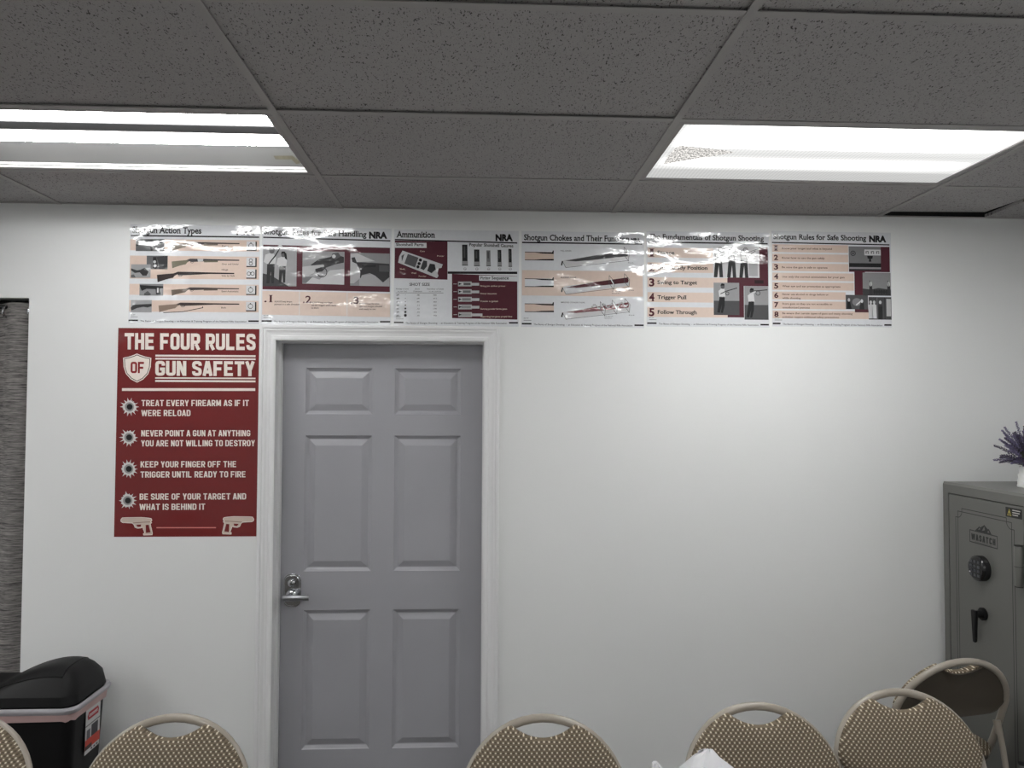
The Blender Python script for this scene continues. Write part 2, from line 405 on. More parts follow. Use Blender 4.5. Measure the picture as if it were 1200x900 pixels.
# ------------------------------------------------------------------ the room
XL, XR, YB = -5.20, 2.68, -7.2
OX0, OX1, OZ = -0.899, 0.023, Z0+0.293          # door opening
WX1, WZ1, WZ0, WX0 = -1.9585, Z0+0.4655, 0.08, -3.25   # curtained opening in the back wall
mb = MB(); mb.box(XL-.12, XR+.12, YB-.12, .12, -.1, 0, M['carpet']); tag(mb.build('floor'), kind='structure')
mb = MB(); T = .14
mb.box(XL, WX0, 0, T, 0, CEIL+.1, M['wall']); mb.box(WX0, WX1, 0, T, 0, WZ0, M['wall']); mb.box(WX0, WX1, 0, T, WZ1, CEIL+.1, M['wall'])
mb.box(WX1, OX0-.02, 0, T, 0, CEIL+.1, M['wall']); mb.box(OX0-.02, OX1+.02, 0, T, OZ+.02, CEIL+.1, M['wall']); mb.box(OX1+.02, XR, 0, T, 0, CEIL+.1, M['wall'])
tag(mb.build('wall_back'), kind='structure')
mb = MB(); mb.box(XL-.12, XL, YB, T, 0, CEIL+.1, M['wall']); tag(mb.build('wall_left'), kind='structure')
mb = MB(); mb.box(XR, XR+.12, YB, T, 0, CEIL+.1, M['wall']); tag(mb.build('wall_right'), kind='structure')
mb = MB(); mb.box(XL-.12, XR+.12, YB-.12, YB, 0, CEIL+.1, M['wall']); tag(mb.build('wall_rear'), kind='structure')
# ceiling tiles, each lying a little differently in the grid
GX0, GY0, TX, TY = -0.620, -0.454, 1.2192, 0.6096
xs = [XL] + [GX0+TX*k for k in range(-3, 3)] + [XR]
ys = [0.0] + [GY0-TY*k for k in range(0, 11)] + [YB]
LIGHTS = {(-3, 0), (-3, 2), (-3, 4), (-3, 6), (-1, 0), (1, 0), (-1, 4), (1, 4), (-1, 8), (1, 8)}     # column, row cells that hold a light
mb = MB(); rnd = random.Random(3)
for i in range(len(xs)-1):
    for j in range(len(ys)-1):
        x0, x1, y1, y0 = xs[i]+.002, xs[i+1]-.002, ys[j]-.002, ys[j+1]+.002
        if (i-4, j-1) in LIGHTS: continue
        z = CEIL+.0024; dz = [rnd.uniform(0, .0009) for _ in range(4)]    # (x0,y0) (x1,y0) (x0,y1) (x1,y1)
        if j == 0 and i == 6: dz = [.002, .003, .011, .016]; x0 += .022; x1 = 2.30; y1 = -.040
        if j == 2 and i in (3, 4): dz = [.001, .001, .006, .006]
        if j == 3: dz[2] += .005; dz[3] += .005
        v = [(x0, y0, z+dz[0]), (x1, y0, z+dz[1]), (x0, y1, z+dz[2]), (x1, y1, z+dz[3])]
        v += [(a, b, c+.014) for a, b, c in v]
        mb.add(v, [(0, 1, 3, 2), (4, 6, 7, 5), (0, 4, 5, 1), (2, 3, 7, 6), (0, 2, 6, 4), (1, 5, 7, 3)], M['ceiling'])
        if j == 0 and i == 6:    # the broken end of that tile hangs beside it
            v = [(2.303, y0, z+.002), (xs[7], y0, z+.002), (2.325, -.002, z+.001), (xs[7], -.002, z+.001)]
            v += [(a, b, c+.014) for a, b, c in v]
            mb.add(v, [(0, 1, 3, 2), (4, 6, 7, 5), (0, 4, 5, 1), (2, 3, 7, 6), (0, 2, 6, 4), (1, 5, 7, 3)], M['ceiling'])
mb.box(XL-.12, XR+.12, YB-.12, T, CEIL+.22, CEIL+.26, M['plenum'])
mb.box(XL, XR, -.004, 0, CEIL+.003, CEIL+.1, M['plenum'])  # black strip on the wall top paints in the shade behind the ceiling slot
tag(mb.build('ceiling'), kind='structure')
mb = MB(); bw = .0115
for x in xs[1:-1]: mb.box(x-bw, x+bw, YB, 0, CEIL-.0015, CEIL+.0012, M['grid']); mb.box(x-.001, x+.001, YB, 0, CEIL+.0012, CEIL+.03, M['grid'])
for y in ys[1:-1]: mb.box(XL, XR, y-bw, y+bw, CEIL, CEIL+.002, M['grid']); mb.box(XL, XR, y-.001, y+.001, CEIL+.002, CEIL+.03, M['grid'])
mb.box(XL, XR, -.016, 0, CEIL, CEIL+.002, M['grid']); mb.box(XL, XL+.02, YB, 0, CEIL, CEIL+.002, M['grid']); mb.box(XR-.02, XR, YB, 0, CEIL, CEIL+.002, M['grid'])
tag(mb.build('trim_2'), kind='structure')
for nm, a in (('baseboard_left', (XL, XL+.013, YB, 0)), ('baseboard_right', (XR-.013, XR, YB, 0)), ('baseboard_rear', (XL, XR, YB, YB+.013))):
    mb = MB(); mb.box(*a, 0, .09, M['trim']); tag(mb.build(nm), kind='structure')
mb = MB(); mb.box(XL+.014, OX0-.07, -.013, 0, 0, .09, M['trim']); mb.box(OX1+.07, XR-.014, -.013, 0, 0, .09, M['trim']); tag(mb.build('baseboard_back'), kind='structure')
# door casing: moulded profile mitred round the opening
prof = [(-.004, 0), (-.004, .011), (.004, .0135), (.014, .0135), (.018, .010), (.030, .012), (.040, .0165), (.047, .0165), (.050, .020), (.060, .020), (.0635, .017), (.0635, 0)]
mb = MB(); vs = []
for d, y in prof:
    vs += [(OX0-d, -y, 0), (OX0-d, -y, OZ+d), (OX1+d, -y, OZ+d), (OX1+d, -y, 0)]
fs = []
for i in range(len(prof)-1):
    for k in range(3): fs.append((i*4+k, i*4+k+1, i*4+4+k+1, i*4+4+k))
mb.add(vs, fs, M['trim'])
for x0, x1 in ((OX0-.019, OX0), (OX1, OX1+.019)): mb.box(x0, x1, .0005, T, 0, OZ, M['trim'])
mb.box(OX0-.019, OX1+.019, .0005, T, OZ, OZ+.019, M['trim'])
mb.box(OX0, OX0+.011, .055, .092, 0, OZ-.011, M['trim']); mb.box(OX1-.011, OX1, .055, .092, 0, OZ-.011, M['trim']); mb.box(OX0, OX1, .055, .092, OZ-.011, OZ, M['trim'])
tag(mb.build('trim_1', smooth=False), kind='structure')
# six-panel door
DY = .094
DX0, DX1, DZ0, DZ1 = OX0+.003, OX1-.003, .008, OZ-.003
cols = [(-.787, -.487), (-.386, -.086)]
rows = [(Z0-.0365, Z0+.1735), (Z0-.743, Z0-.1325), (Z0-1.532, Z0-.915)]
mb = MB(); gx = [DX0, cols[0][0], cols[0][1], cols[1][0], cols[1][1], DX1]
gz = [DZ0, rows[2][0], rows[2][1], rows[1][0], rows[1][1], rows[0][0], rows[0][1], DZ1]
for i in range(5):
    for j in range(7):
        if i in (1, 3) and j in (1, 3, 5):
            rings = [(0, 0), (.0035, .004), (.014, .011), (.018, .0115), (.044, .0025), (.046, .002)]
            vs = []
            for ins, dep in rings:
                a, b, c, d = gx[i]+ins, gx[i+1]-ins, gz[j]+ins, gz[j+1]-ins
                vs += [(a, DY+dep, c), (b, DY+dep, c), (b, DY+dep, d), (a, DY+dep, d)]
            fs = [(r*4+k, r*4+(k+1) % 4, r*4+4+(k+1) % 4, r*4+4+k) for r in range(len(rings)-1) for k in range(4)]
            fs.append(tuple(len(vs)-4+k for k in range(4))); mb.add(vs, fs, M['door'])
        else:
            mb.add([(gx[i], DY, gz[j]), (gx[i+1], DY, gz[j]), (gx[i+1], DY, gz[j+1]), (gx[i], DY, gz[j+1])], [(0, 1, 2, 3)], M['door'])
mb.box(DX0, DX1, DY+.012, DY+.04, DZ0, DZ1, M['door'])
mb.box(DX0, DX0+.004, DY, DY+.02, DZ0, DZ1, M['door']); mb.box(DX1-.004, DX1, DY, DY+.02, DZ0, DZ1, M['door'])
door = tag(mb.build('door_1', fixn=False), kind='structure')
fxz = lambda y: (lambda u, v, d: (u, y-d, v))
hx, hz = -.835, Z0-.825
mb = MB()
mb.prism(rrect(hx-.039, hx+.039, hz-.074, hz+.074, .030, 8), fxz(DY), .008, M['chrome'])
mb.prism(rrect(hx-.033, hx+.033, hz-.068, hz+.068, .027, 8), fxz(DY-.008), .006, M['chrome'])
esc = mb.build('door_handle', door, smooth=True, bevel=.002); esc['label'] = 'chrome lever handle'
mb = MB(); mb.lathe([(.026, 0), (.026, -.012), (.022, -.02), (.014, -.024), (.014, -.05)], M['chrome'], (hx+.002, DY-.013, hz-.018), 24, 'y')
mb.build('rosette', esc, smooth=True)
mb = MB(); mb.tube([(hx-.022, DY-.062, hz-.020), (hx-.010, DY-.066, hz-.018), (hx+.02, DY-.068, hz-.018), (hx+.055, DY-.066, hz-.019), (hx+.086, DY-.060, hz-.020)], [.0115, .014, .0135, .012, .0105], M['dark_chrome'], 14)
mb.build('lever', esc, smooth=True)
mb = MB(); mb.lathe([(.016, 0), (.016, -.010), (.012, -.013)], M['chrome'], (hx, DY-.013, hz+.035), 20, 'y')
for dz in (0.0,): mb.box(hx-.0018, hx+.0018, DY-.0275, DY-.0255, hz+.027, hz+.043, M['black'])
mb.build('lock_cylinder', esc, smooth=True)
# curtained window
mb = MB(); mb.box(WX0, WX1, .125, .135, WZ0, WZ1, M['glass'])
wn = tag(mb.build('window_1'), kind='structure')
mb = MB()
for a in ((WX0, WX0+.04, WZ0, WZ1), (WX1-.04, WX1, WZ0, WZ1), (WX0, WX1, WZ1-.04, WZ1), (WX0, WX1, WZ0, WZ0+.04), (-2.62, -2.58, WZ0, WZ1)): mb.box(a[0], a[1], .10, .137, a[2], a[3], M['black'])
mb.build('window_frame', wn)
rod = thing('curtain_rod', 'dark curtain rod under the top of the window opening', 'curtain rod', (WX1-.6, .045, WZ1-.035))
mb = MB(); mb.tube([(-.69, 0, 0), (.60, 0, 0)], .009, M['black'], 12); mb.build('pole', rod, smooth=True)
for sx in (-.685, .596):
    mb = MB(); mb.lathe([(.016, -.004), (.016, .004)], M['black'], (sx, 0, 0), 16, 'x'); mb.build('end_socket', rod, smooth=True)
cur = thing('curtain', 'dark grey heathered curtain hanging in the opening at the far left', 'curtain', (-2.3, .045, .1))
mb = MB(); nx, nz = 150, 24; vs = []; X0, X1 = WX0+.01-(-2.3), WX1-.004-(-2.3)
zt = WZ1-.018-.1
for side in (-.0015, .0015):
    for i in range(nx+1):
        x = X0+(X1-X0)*i/nx; u = X1-x
        for j in range(nz+1):
            z = zt*j/nz; k = .62+.38*j/nz
            y = -.026*math.cos(2*PI*(u-.0645)/.216)*k + .004*math.sin(u*41+z*2.0)*(1-j/nz)
            vs.append((x-.006*(1-j/nz)*(1 if i > nx*.9 else 0), y+side, z))
n1 = (nx+1)*(nz+1); fs = []
for i in range(nx):
    for j in range(nz):
        a = i*(nz+1)+j; fs += [(a, a+nz+1, a+nz+2, a+1), (n1+a, n1+a+1, n1+a+nz+2, n1+a+nz+1)]
for j in range(nz):
    for b in (0, nx*(nz+1)): fs.append((b+j, b+j+1, n1+b+j+1, n1+b+j))
for i in range(nx):
    for b in (0, nz): a = i*(nz+1)+b; fs.append((a, a+nz+1, n1+a+nz+1, n1+a))
mb.add(vs, fs, M['curtain']); mb.build('curtain_panel', cur, smooth='all')
for k in range(12):
    u = .0105+.108*k
    if X1-u < X0+.02: break
    pts = [(X1-u, .024*math.cos(2*PI*t/16), zt-.037+.024*math.sin(2*PI*t/16)) for t in range(16)]
    mb = MB(); mb.tube(pts, .0055, M['chrome'], 8, closed=True); g = mb.build('grommet', cur, smooth=True)
    if k == 0: g['label'] = 'shiny metal curtain ring'
# ------------------------------------------------------------------ ceiling lights
def fixture_frame(root, hx_, hy_):
    mb = MB()
    o, i = (hx_, hy_), (hx_-.021, hy_-.021)
    mb.box(-o[0], o[0], -o[1], -i[1], 0, .005, M['fix_frame']); mb.box(-o[0], o[0], i[1], o[1], 0, .005, M['fix_frame'])
    mb.box(-o[0], -i[0], -i[1], i[1], 0, .005, M['fix_frame']); mb.box(i[0], o[0], -i[1], i[1], 0, .005, M['fix_frame'])
    return mb.build('frame', root, bevel=.0015)
FX, FY = TX/2-.012, TY/2-.012
def lens_light(label):
    t = thing('ceiling_light', label, 'ceiling light', (0, 0, CEIL+.0012), 0, 'fluorescent ceiling lights')
    fixture_frame(t, FX, FY)
    mb = MB(); mb.box(-FX+.019, FX-.019, -FY+.019, FY-.019, .006, .009, M['lens']); mb.build('lens', t)
    mb = MB(); mb.add([(-FX, -FY, .0052), (FX, -FY, .0052), (FX, FY, .0052), (-FX, FY, .0052), (-FX+.05, -FY+.05, .12), (FX-.05, -FY+.05, .12), (FX-.05, FY-.05, .12), (-FX+.05, FY-.05, .12)],
        [(0, 1, 5, 4), (1, 2, 6, 5), (2, 3, 7, 6), (3, 0, 4, 7), (4, 5, 6, 7)], M['housing']); mb.build('housing', t)
    return t
def cell(i, j): return (GX0+TX*(i+.5), GY0-TY*(j+.5))
lt = lens_light('ceiling light with a ribbed lens, the right one of the two near the wall')
x, y = cell(1, 0); lt.location = (x, y, CEIL+.0012)
# wedge of the lens, its glitter put into the emission as speckle
mb = MB(); pl = [(-.545, -.045), (-.535, -.075), (-.45, -.06), (-.36, -.035), (-.33, -.02), (-.40, .025), (-.47, .07), (-.545, .115), (-.55, .04)]
mb.prism(pl, lambda u, v, d: (u, v, .0058-d), .0008, M['patch']); mb.build('worn_patch', lt)['label'] = 'glittering worn patch'
# the left light has lost its lens: tubes and reflector show
ul = thing('ceiling_light', 'ceiling light without a lens showing bare tubes, the left one near the wall', 'ceiling light', cell(-1, 0)+(CEIL+.0012,), 0, 'fluorescent ceiling lights')
fixture_frame(ul, FX, FY)
def quad(a, b, c, d, m, name, par, sm=False):
    q = MB(); q.add([a, b, c, d], [(0, 1, 2, 3)], m); return q.build(name, par, fixn=False)
H = .085; ix, iy = FX-.02, FY-.02
mb = MB()
mb.add([(-ix, -iy, .005), (ix, -iy, .005), (ix, -iy+.03, H), (-ix, -iy+.03, H)], [(0, 1, 2, 3)], M['reflector'])
mb.add([(-ix, -iy+.03, H), (ix, -iy+.03, H), (ix, iy-.06, H), (-ix, iy-.06, H)], [(0, 1, 2, 3)], M['reflector'])
for sx in (-1, 1): mb.add([(sx*ix, -iy, .005), (sx*ix, -iy+.03, H), (sx*ix, iy-.06, H), (sx*ix, iy, .005)], [(0, 1, 2, 3)], M['reflector'])
mb.build('reflector', ul, fixn=False)
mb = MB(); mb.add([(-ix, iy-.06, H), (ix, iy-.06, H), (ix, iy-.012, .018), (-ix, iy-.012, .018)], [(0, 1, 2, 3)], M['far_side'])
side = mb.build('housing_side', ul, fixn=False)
mb = MB(); a, b = Vector((0, iy-.06, H)), Vector((0, iy-.012, .018)); nn = Vector((0, -.8, -.6))*.001
def sp(u, k): q = a.lerp(b, k)+nn; return (u, q.y, q.z)
mb.add([sp(ix-.12, .50), sp(ix-.05, .48), sp(ix-.02, .80), sp(ix-.04, .86), sp(ix-.055, .66), sp(ix-.115, .66)], [(0, 1, 2, 3, 4, 5)], M['sticker']); mb.build('sticker', side, fixn=False)
mb = MB(); mb.box(-ix, ix, iy-.012, iy, .010, .018, M['reflector']); mb.box(-ix, ix, iy-.004, iy+.001, .002, .010, M['reflector']); mb.build('lens_ledge', ul)
mb = MB(); mb.add([(-ix, -.02-.050, .012), (ix, -.02-.050, .012), (ix, -.02-.012, .055), (-ix, -.02-.012, .055), (ix, -.02+.012, .055), (-ix, -.02+.012, .055), (ix, .018, H), (-ix, .018, H), (ix, -.10, H), (-ix, -.10, H)][:0] or
    [(-ix, -.100, .032), (ix, -.100, .032), (ix, -.060, .022), (-ix, -.060, .022), (ix, -.045, H), (-ix, -.045, H), (ix, -.115, H), (-ix, -.115, H)],
    [(0, 1, 2, 3), (3, 2, 4, 5), (0, 1, 6, 7)], M['ballast']); mb.build('ballast_cover', ul, fixn=False)
for ty, tz in ((-.145, .040), (.055, .040)):
    mb = MB(); mb.tube([(-ix+.012, ty, tz), (ix-.012, ty, tz)], .0155, M['tube'], 16); tb = mb.build('tube', ul, smooth=True)
    for sx in (-1, 1):
        mb = MB(); mb.box(sx*(ix-.006)-.006, sx*(ix-.006)+.006, ty-.018, ty+.018, tz-.02, H, M['reflector']); mb.build('lamp_holder', tb)
# unseen lights added overhead, behind and far left to brighten the wall
for k, (i, j) in enumerate(sorted(LIGHTS - {(-1, 0), (1, 0)})):
    c = copy_tree(lt); c.location = cell(i, j)+(CEIL+.0012,)
    for ch in list(c.children):
        if ch.name.startswith('worn_patch'): bpy.data.objects.remove(ch)
    c['label'] = ['ceiling light near the wall above the curtained window, outside the left edge', 'ceiling light on the far left, a step from the wall', 'ceiling light on the far left, level with the photographer', 'ceiling light at the rear of the room on the far left', 'ceiling light overhead on the left, level with the photographer', 'ceiling light at the rear of the room on the left', 'ceiling light overhead on the right, level with the photographer', 'ceiling light at the rear of the room on the right'][k]
# ------------------------------------------------------------------ safe in the right corner
SX = 2.075; SY0, SY1, SZ = -.576, -.045, 1.424
sf = thing('gun_safe', 'tall grey steel safe with keypad and black handle in the right corner', 'safe', (SX, (SY0+SY1)/2, 0))
cy = (SY0+SY1)/2
def sw(x, y, z): return (x-SX, y-cy, z)
mb = MB(); dg = (-.540, -.0905, .05, 1.378)     # door gap rectangle (y0, y1, z0, z1)
mb.box(0, .56, SY0-cy, SY1-cy, .0, SZ, M['safe'])
bd = mb.build('body', sf, bevel=.016, seg=4)
b_ = bpy.data.meshes.new('cut')   # recess for the door: rebuild the front with a frame
bd.modifiers.clear(); bpy.data.meshes.remove(b_)
mb = MB(); y0, y1 = SY0-cy, SY1-cy; ry = .014
outline = rrect(y0, y1, 0, SZ, .012, 4)
mb.prism(outline, lambda u, v, d: (.012+d, u, v), .548, M['safe'])
inner = [(dg[0]-cy, dg[2]), (dg[1]-cy, dg[2]), (dg[1]-cy, dg[3]), (dg[0]-cy, dg[3])]
o2 = [(y0+.01, .0+.01), (y1-.01, .01), (y1-.01, SZ-.01), (y0+.01, SZ-.01)]
vs = [(.012, y0, 0), (.012, y1, 0), (.012, y1, SZ), (.012, y0, SZ)] + [(0, u, v) for u, v in o2] + [(0, u, v) for u, v in inner] + [(.0118, u, v) for u, v in inner]
fs = [(r*4+k, r*4+(k+1) % 4, r*4+4+(k+1) % 4, r*4+4+k) for r in range(3) for k in range(4)]
mb.add(vs, fs, M['safe']); mb.add([(.0116, u, v) for u, v in inner], [(0, 1, 2, 3)], M['stripe'])
bpy.data.objects.remove(bd); bd = mb.build('body', sf)
mb = MB(); g = .0035; mb.box(.001, .0112, dg[0]-cy+g, dg[1]-cy-g, dg[2]+g, dg[3]-g-.001, M['safe']); dr = mb.build('door', sf, bevel=.0015)
fs_ = lambda u, v, lift: (.001-.0004*lift, u-cy, v)          # safe door face: u = world y, v = height
# pinstripe border with scooped corners
f = Flat(fs_); yl, yr, zt_, zb = -.139, -.4885, 1.3205, .115; sc = .041
def corner(cx_, cz, a0, a1, n=8): return [(cx_+sc*.72*math.cos(R(a0+(a1-a0)*k/n)), cz+sc*.72*math.sin(R(a0+(a1-a0)*k/n))) for k in range(n+1)]
pts = [(yl, zt_-sc)] + [(yl-.012, zt_-sc)] + corner(yl-.012, zt_-.012, -90, -180)[1:-1] + [(yl-sc, zt_-.012), (yl-sc, zt_)]
ptsR = [(yr+sc, zt_), (yr+sc, zt_-.012)] + corner(yr+.012, zt_-.012, 0, -90)[1:-1] + [(yr+.012, zt_-sc), (yr, zt_-sc)]
ptsRB = [(yr, zb+sc), (yr+.012, zb+sc)] + corner(yr+.012, zb+.012, 90, 0)[1:-1] + [(yr+sc, zb+.012), (yr+sc, zb)]
ptsLB = [(yl-sc, zb), (yl-sc, zb+.012)] + corner(yl-.012, zb+.012, 180, 90)[1:-1] + [(yl-.012, zb+sc), (yl, zb+sc)]
f.line(pts+ptsR+ptsRB+ptsLB, .0028, M['stripe'], 1, True)
f.line([(yl-.0145, zt_-.0145), (yr+.0135, zt_-.0145), (yr+.0135, zb+.0145), (yl-.0145, zb+.0145)], .0028, M['stripe'], 1, True)
f.build('pinstripe', dr, 'thin black scoop-cornered border')
# emblem: mountains over a framed word; u runs to the viewer's right (-y)
e0, e1 = -.2300, -.3945
f = Flat(lambda u, v, lift: (.001-.0004*lift, e0-u-cy, v)); wd = e0-e1
f.line([(0, 1.189), (wd, 1.189), (wd, 1.238), (0, 1.238)], .0036, M['stripe'], 1, True)
f.text('WASATCH', .010, 1.1995, wd-.020, -.026, M['stripe'], 2, block=dict(t=.24, W=.55, c=.10, gap=.16, space=.3))
# the text helper runs y downward, so flip it for this upright frame
f.mb.v = f.mb.v
f.line([(.03, 1.1935), (wd-.03, 1.1935)], .0012, M['stripe'], 1)
mt = [(.033, 1.240), (.060, 1.262), (.066, 1.258), (.090, 1.272), (.110, 1.258), (.116, 1.260), (.132, 1.240)]
f.poly(mt, M['stripe'], 1)
for q in ([(.052, 1.246), (.062, 1.257), (.066, 1.250)], [(.076, 1.246), (.090, 1.266), (.094, 1.252), (.088, 1.249)], [(.108, 1.245), (.114, 1.254), (.120, 1.244)]): f.poly(q, M['safe'], 2)
f.build('emblem', dr, 'black mountain emblem with lettering')
# warning label
f = Flat(lambda u, v, lift: (.001-.0004*lift, -.4440-u-cy, v))
f.rect(0, 1.326, .088, 1.364, flatprint(18, 18, 18), 1)
f.line([(.010, 1.333), (.030, 1.333), (.020, 1.357)], .0018, flatprint(190, 176, 70), 2, True)
f.rect(.0185, 1.341, .0215, 1.350, flatprint(226, 214, 110), 2); f.disc(.020, 1.3375, .0016, flatprint(226, 214, 110), 2)
for k, (L, s_) in enumerate(((.042, 'WARNING'), (.038, 'LOCKED SAFE'), (.030, 'KEEP SHUT'))):
    yy = 1.3585-.009*k
    f.rect(.037, yy-.005, .037+L, yy-.0015, flatprint(196, 196, 192), 2)
f.build('warning_label', dr, 'small black warning label with a yellow triangle')
# keypad
ky, kz = -.305, 1.092
mb = MB(); mb.lathe([(.052, 0), (.052, -.018), (.050, -.026), (.044, -.032), (.040, -.033)], M['black_gloss'], (.001, ky-cy, kz), 40, 'x'); kp = mb.build('keypad', dr, smooth=True)
for r in range(4):
    for c in range(3):
        u, v = ky+.022-.022*c, kz+.027-.018*r
        q = MB(); q.prism(rrect(u-cy-.0075, u-cy+.0075, v-.0055, v+.0055, .003, 3), lambda a, b, d: (-.0318-d, a, b), .002, M['key']); q.build('key', kp)
mb = MB(); mb.lathe([(.0035, 0), (.003, -.002)], flatprint(200, 200, 205), (-.0318, ky+.030-cy, kz-.018), 10, 'x'); mb.build('indicator', kp)
# lever handle
hy, hz2 = -.307, .906
mb = MB(); mb.lathe([(.026, 0), (.026, -.008), (.016, -.010), (.0135, -.034)], M['black'], (.001, hy-cy, hz2), 28, 'x'); hb = mb.build('handle', dr, smooth=True)
mb = MB(); mb.add([(-.030, hy-cy-.014, hz2+.016), (-.030, hy-cy+.014, hz2+.016), (-.046, hy-cy+.014, hz2+.016), (-.046, hy-cy-.014, hz2+.016),
    (-.032, hy-cy-.009, hz2-.112), (-.032, hy-cy+.009, hz2-.112), (-.043, hy-cy+.009, hz2-.116), (-.043, hy-cy-.009, hz2-.116)],
    [(0, 1, 2, 3), (7, 6, 5, 4), (0, 4, 5, 1), (1, 5, 6, 2), (2, 6, 7, 3), (3, 7, 4, 0)], M['black']); mb.build('lever', hb, bevel=.004, smooth=True)
for z in (1.072, .25):
    mb = MB(); mb.lathe([(.013, .0), (.0145, .003), (.0145, .150), (.013, .153)], M['safe'], (-.012, -.5265-cy, z), 20, 'z')
    mb.lathe([(.0150, .0735), (.0150, .0755)], M['stripe'], (-.012, -.5265-cy, z), 20, 'z')
    mb.lathe([(.0152, -.003), (.0152, .0)], M['stripe'], (-.012, -.5265-cy, z), 20, 'z'); mb.lathe([(.0152, .153), (.0152, .156)], M['stripe'], (-.012, -.5265-cy, z), 20, 'z')
    mb.box(-.012, .001, -.5375-cy, -.515-cy, z, z+.153, M['safe']); mb.build('hinge', sf, smooth=True)
# lavender in a white dimpled pot on the safe
pv = thing('potted_lavender', 'white dimpled pot of purple lavender standing on the grey safe', 'potted plant', (2.302, -.30, SZ))
mb = MB(); n = 40; vs = []; fs = []; rows_ = 26
for j in range(rows_+1):
    h = .098*j/rows_; rr = .056-.012*(j/rows_)
    for k in range(n):
        dim = .0030*(math.cos(k*2*PI/n*10+(PI if (j//3) % 2 else 0)))*math.sin(PI*((j % 3)+.5)/3)
        r = rr+(dim if 1 < j < rows_-1 else 0); vs.append((r*math.cos(2*PI*k/n), r*math.sin(2*PI*k/n), h))
for j in range(rows_):
    for k in range(n): fs.append((j*n+k, j*n+(k+1) % n, (j+1)*n+(k+1) % n, (j+1)*n+k))
fs.append(tuple(range(n))); o = len(vs)
for h, r in ((.098, .039), (.06, .042)):
    for k in range(n): vs.append((r*math.cos(2*PI*k/n), r*math.sin(2*PI*k/n), h))
for k in range(n):
    fs.append((rows_*n+k, rows_*n+(k+1) % n, o+(k+1) % n, o+k)); fs.append((o+k, o+(k+1) % n, o+n+(k+1) % n, o+n+k))
fs.append(tuple(o+n+k for k in range(n))); mb.add(vs, fs, M['ceramic']); mb.build('pot', pv, smooth='all')
rnd = random.Random(11)
for s_ in range(96):
    az = rnd.uniform(0, 2*PI); tilt = R(rnd.choice((rnd.uniform(0, 45), rnd.uniform(35, 92)))); L = rnd.uniform(.080, .118)*(1+.55*math.cos(tilt))
    d = Vector((math.sin(tilt)*math.cos(az), math.sin(tilt)*math.sin(az), math.cos(tilt)))
    p0 = Vector((.02*math.cos(az), .02*math.sin(az), .085)); bend = Vector((0, 0, .02))
    path = [p0 + d*(L*t) + bend*math.sin(t*PI*.8) for t in (0, .25, .5, .75, 1)]
    mb = MB(); mb.tube(path, .0011, M['stem'], 5)
    mt_ = M['bloom'] if rnd.random() < .6 else M['bloom_dark']
    e1v = d.orthogonal().normalized(); e2v = d.cross(e1v)
    for k in range(30):
        t = .42+.60*k/29; seg = min(3, int(t*4)); q = path[seg].lerp(path[min(4, seg+1)], min(1.0, t*4-seg))
        a = k*2.4; dirv = (e1v*math.cos(a)+e2v*math.sin(a)); ln = .0100*(1.15-.65*(k/29)); tip = q+dirv*ln+d*.006; sd = d.cross(dirv)*.0038
        mb.add([q, q+dirv*ln*.5+sd, tip, q+dirv*ln*.5-sd, q+dirv*ln*.55+d*.005], [(0, 1, 4), (1, 2, 4), (2, 3, 4), (3, 0, 4), (0, 3, 2, 1)], mt_)
    for k in range(5):
        t = .12+.08*k; seg = min(3, int(t*4)); q = path[seg].lerp(path[seg+1], t*4-seg); a = k*2.1+s_
        dirv = (e1v*math.cos(a)+e2v*math.sin(a))*.5+d; tip = q+dirv*.022; sd = d.cross(dirv).normalized()*.0022
        mb.add([q, q.lerp(tip, .5)+sd, tip, q.lerp(tip, .5)-sd], [(0, 1, 2, 3)], M['stem'])
    mb.build('sprig', pv, fixn=False)
# ------------------------------------------------------------------ trash can at the left
bn = thing('trash_can', 'black plastic trash can with a domed lid under the curtain', 'trash can', (-1.775, -.24, 0))
def loft(mb, secs, m, cap=(True, True)):
    n = len(secs[0]); vs = [p for s_ in secs for p in s_]; fs = []
    for i in range(len(secs)-1):
        for k in range(n): fs.append((i*n+k, i*n+(k+1) % n, (i+1)*n+(k+1) % n, (i+1)*n+k))
    if cap[0]: fs.append(tuple(range(n)))
    if cap[1]: fs.append(tuple((len(secs)-1)*n+k for k in range(n)))
    mb.add(vs, fs, m)
def rr3(hx_, hy_, z, r=.04, n=6): return [(a, b, z) for a, b in rrect(-hx_, hx_, -hy_, hy_, r, n)]
BXh, BYh, BZ = .240, .140, .598
mb = MB(); loft(mb, [rr3(.205, .115, 0), rr3(.207, .117, .01), rr3(BXh-.006, BYh-.004, BZ-.05), rr3(BXh-.005, BYh-.003, BZ)], M['black'], (True, True)); mb.build('bin_body', bn, smooth=True)
ld = MB(); secs = []
loft(ld, [rr3(BXh-.004, BYh-.003, BZ+.004, .05), rr3(BXh+.004, BYh+.004, BZ+.012, .05), rr3(BXh-.002, BYh-.002, BZ+.045, .05)], M['black'], (True, False))
nx, ny = 28, 16; vs = []
for i in range(nx+1):
    for j in range(ny+1):
        u, v = -1+2*i/nx, -1+2*j/ny
        x, y = u*(BXh-.002), v*(BYh-.002)
        cr = (1-abs(u)**14)*(1-abs(v)**3.6); k = max(.012, .092*math.cos((u-.6)*1.45))
        # squircle edge so that the dome meets the rounded skirt
        ex = max(0, abs(x)-(BXh-.052)); ey = max(0, abs(y)-(BYh-.052)); dd = math.hypot(ex, ey)
        if dd > .05 and ex > 0 and ey > 0: x = math.copysign((BXh-.052)+ex*.05/dd, x); y = math.copysign((BYh-.052)+ey*.05/dd, y)
        vs.append((x, y, BZ+.045+cr*k))
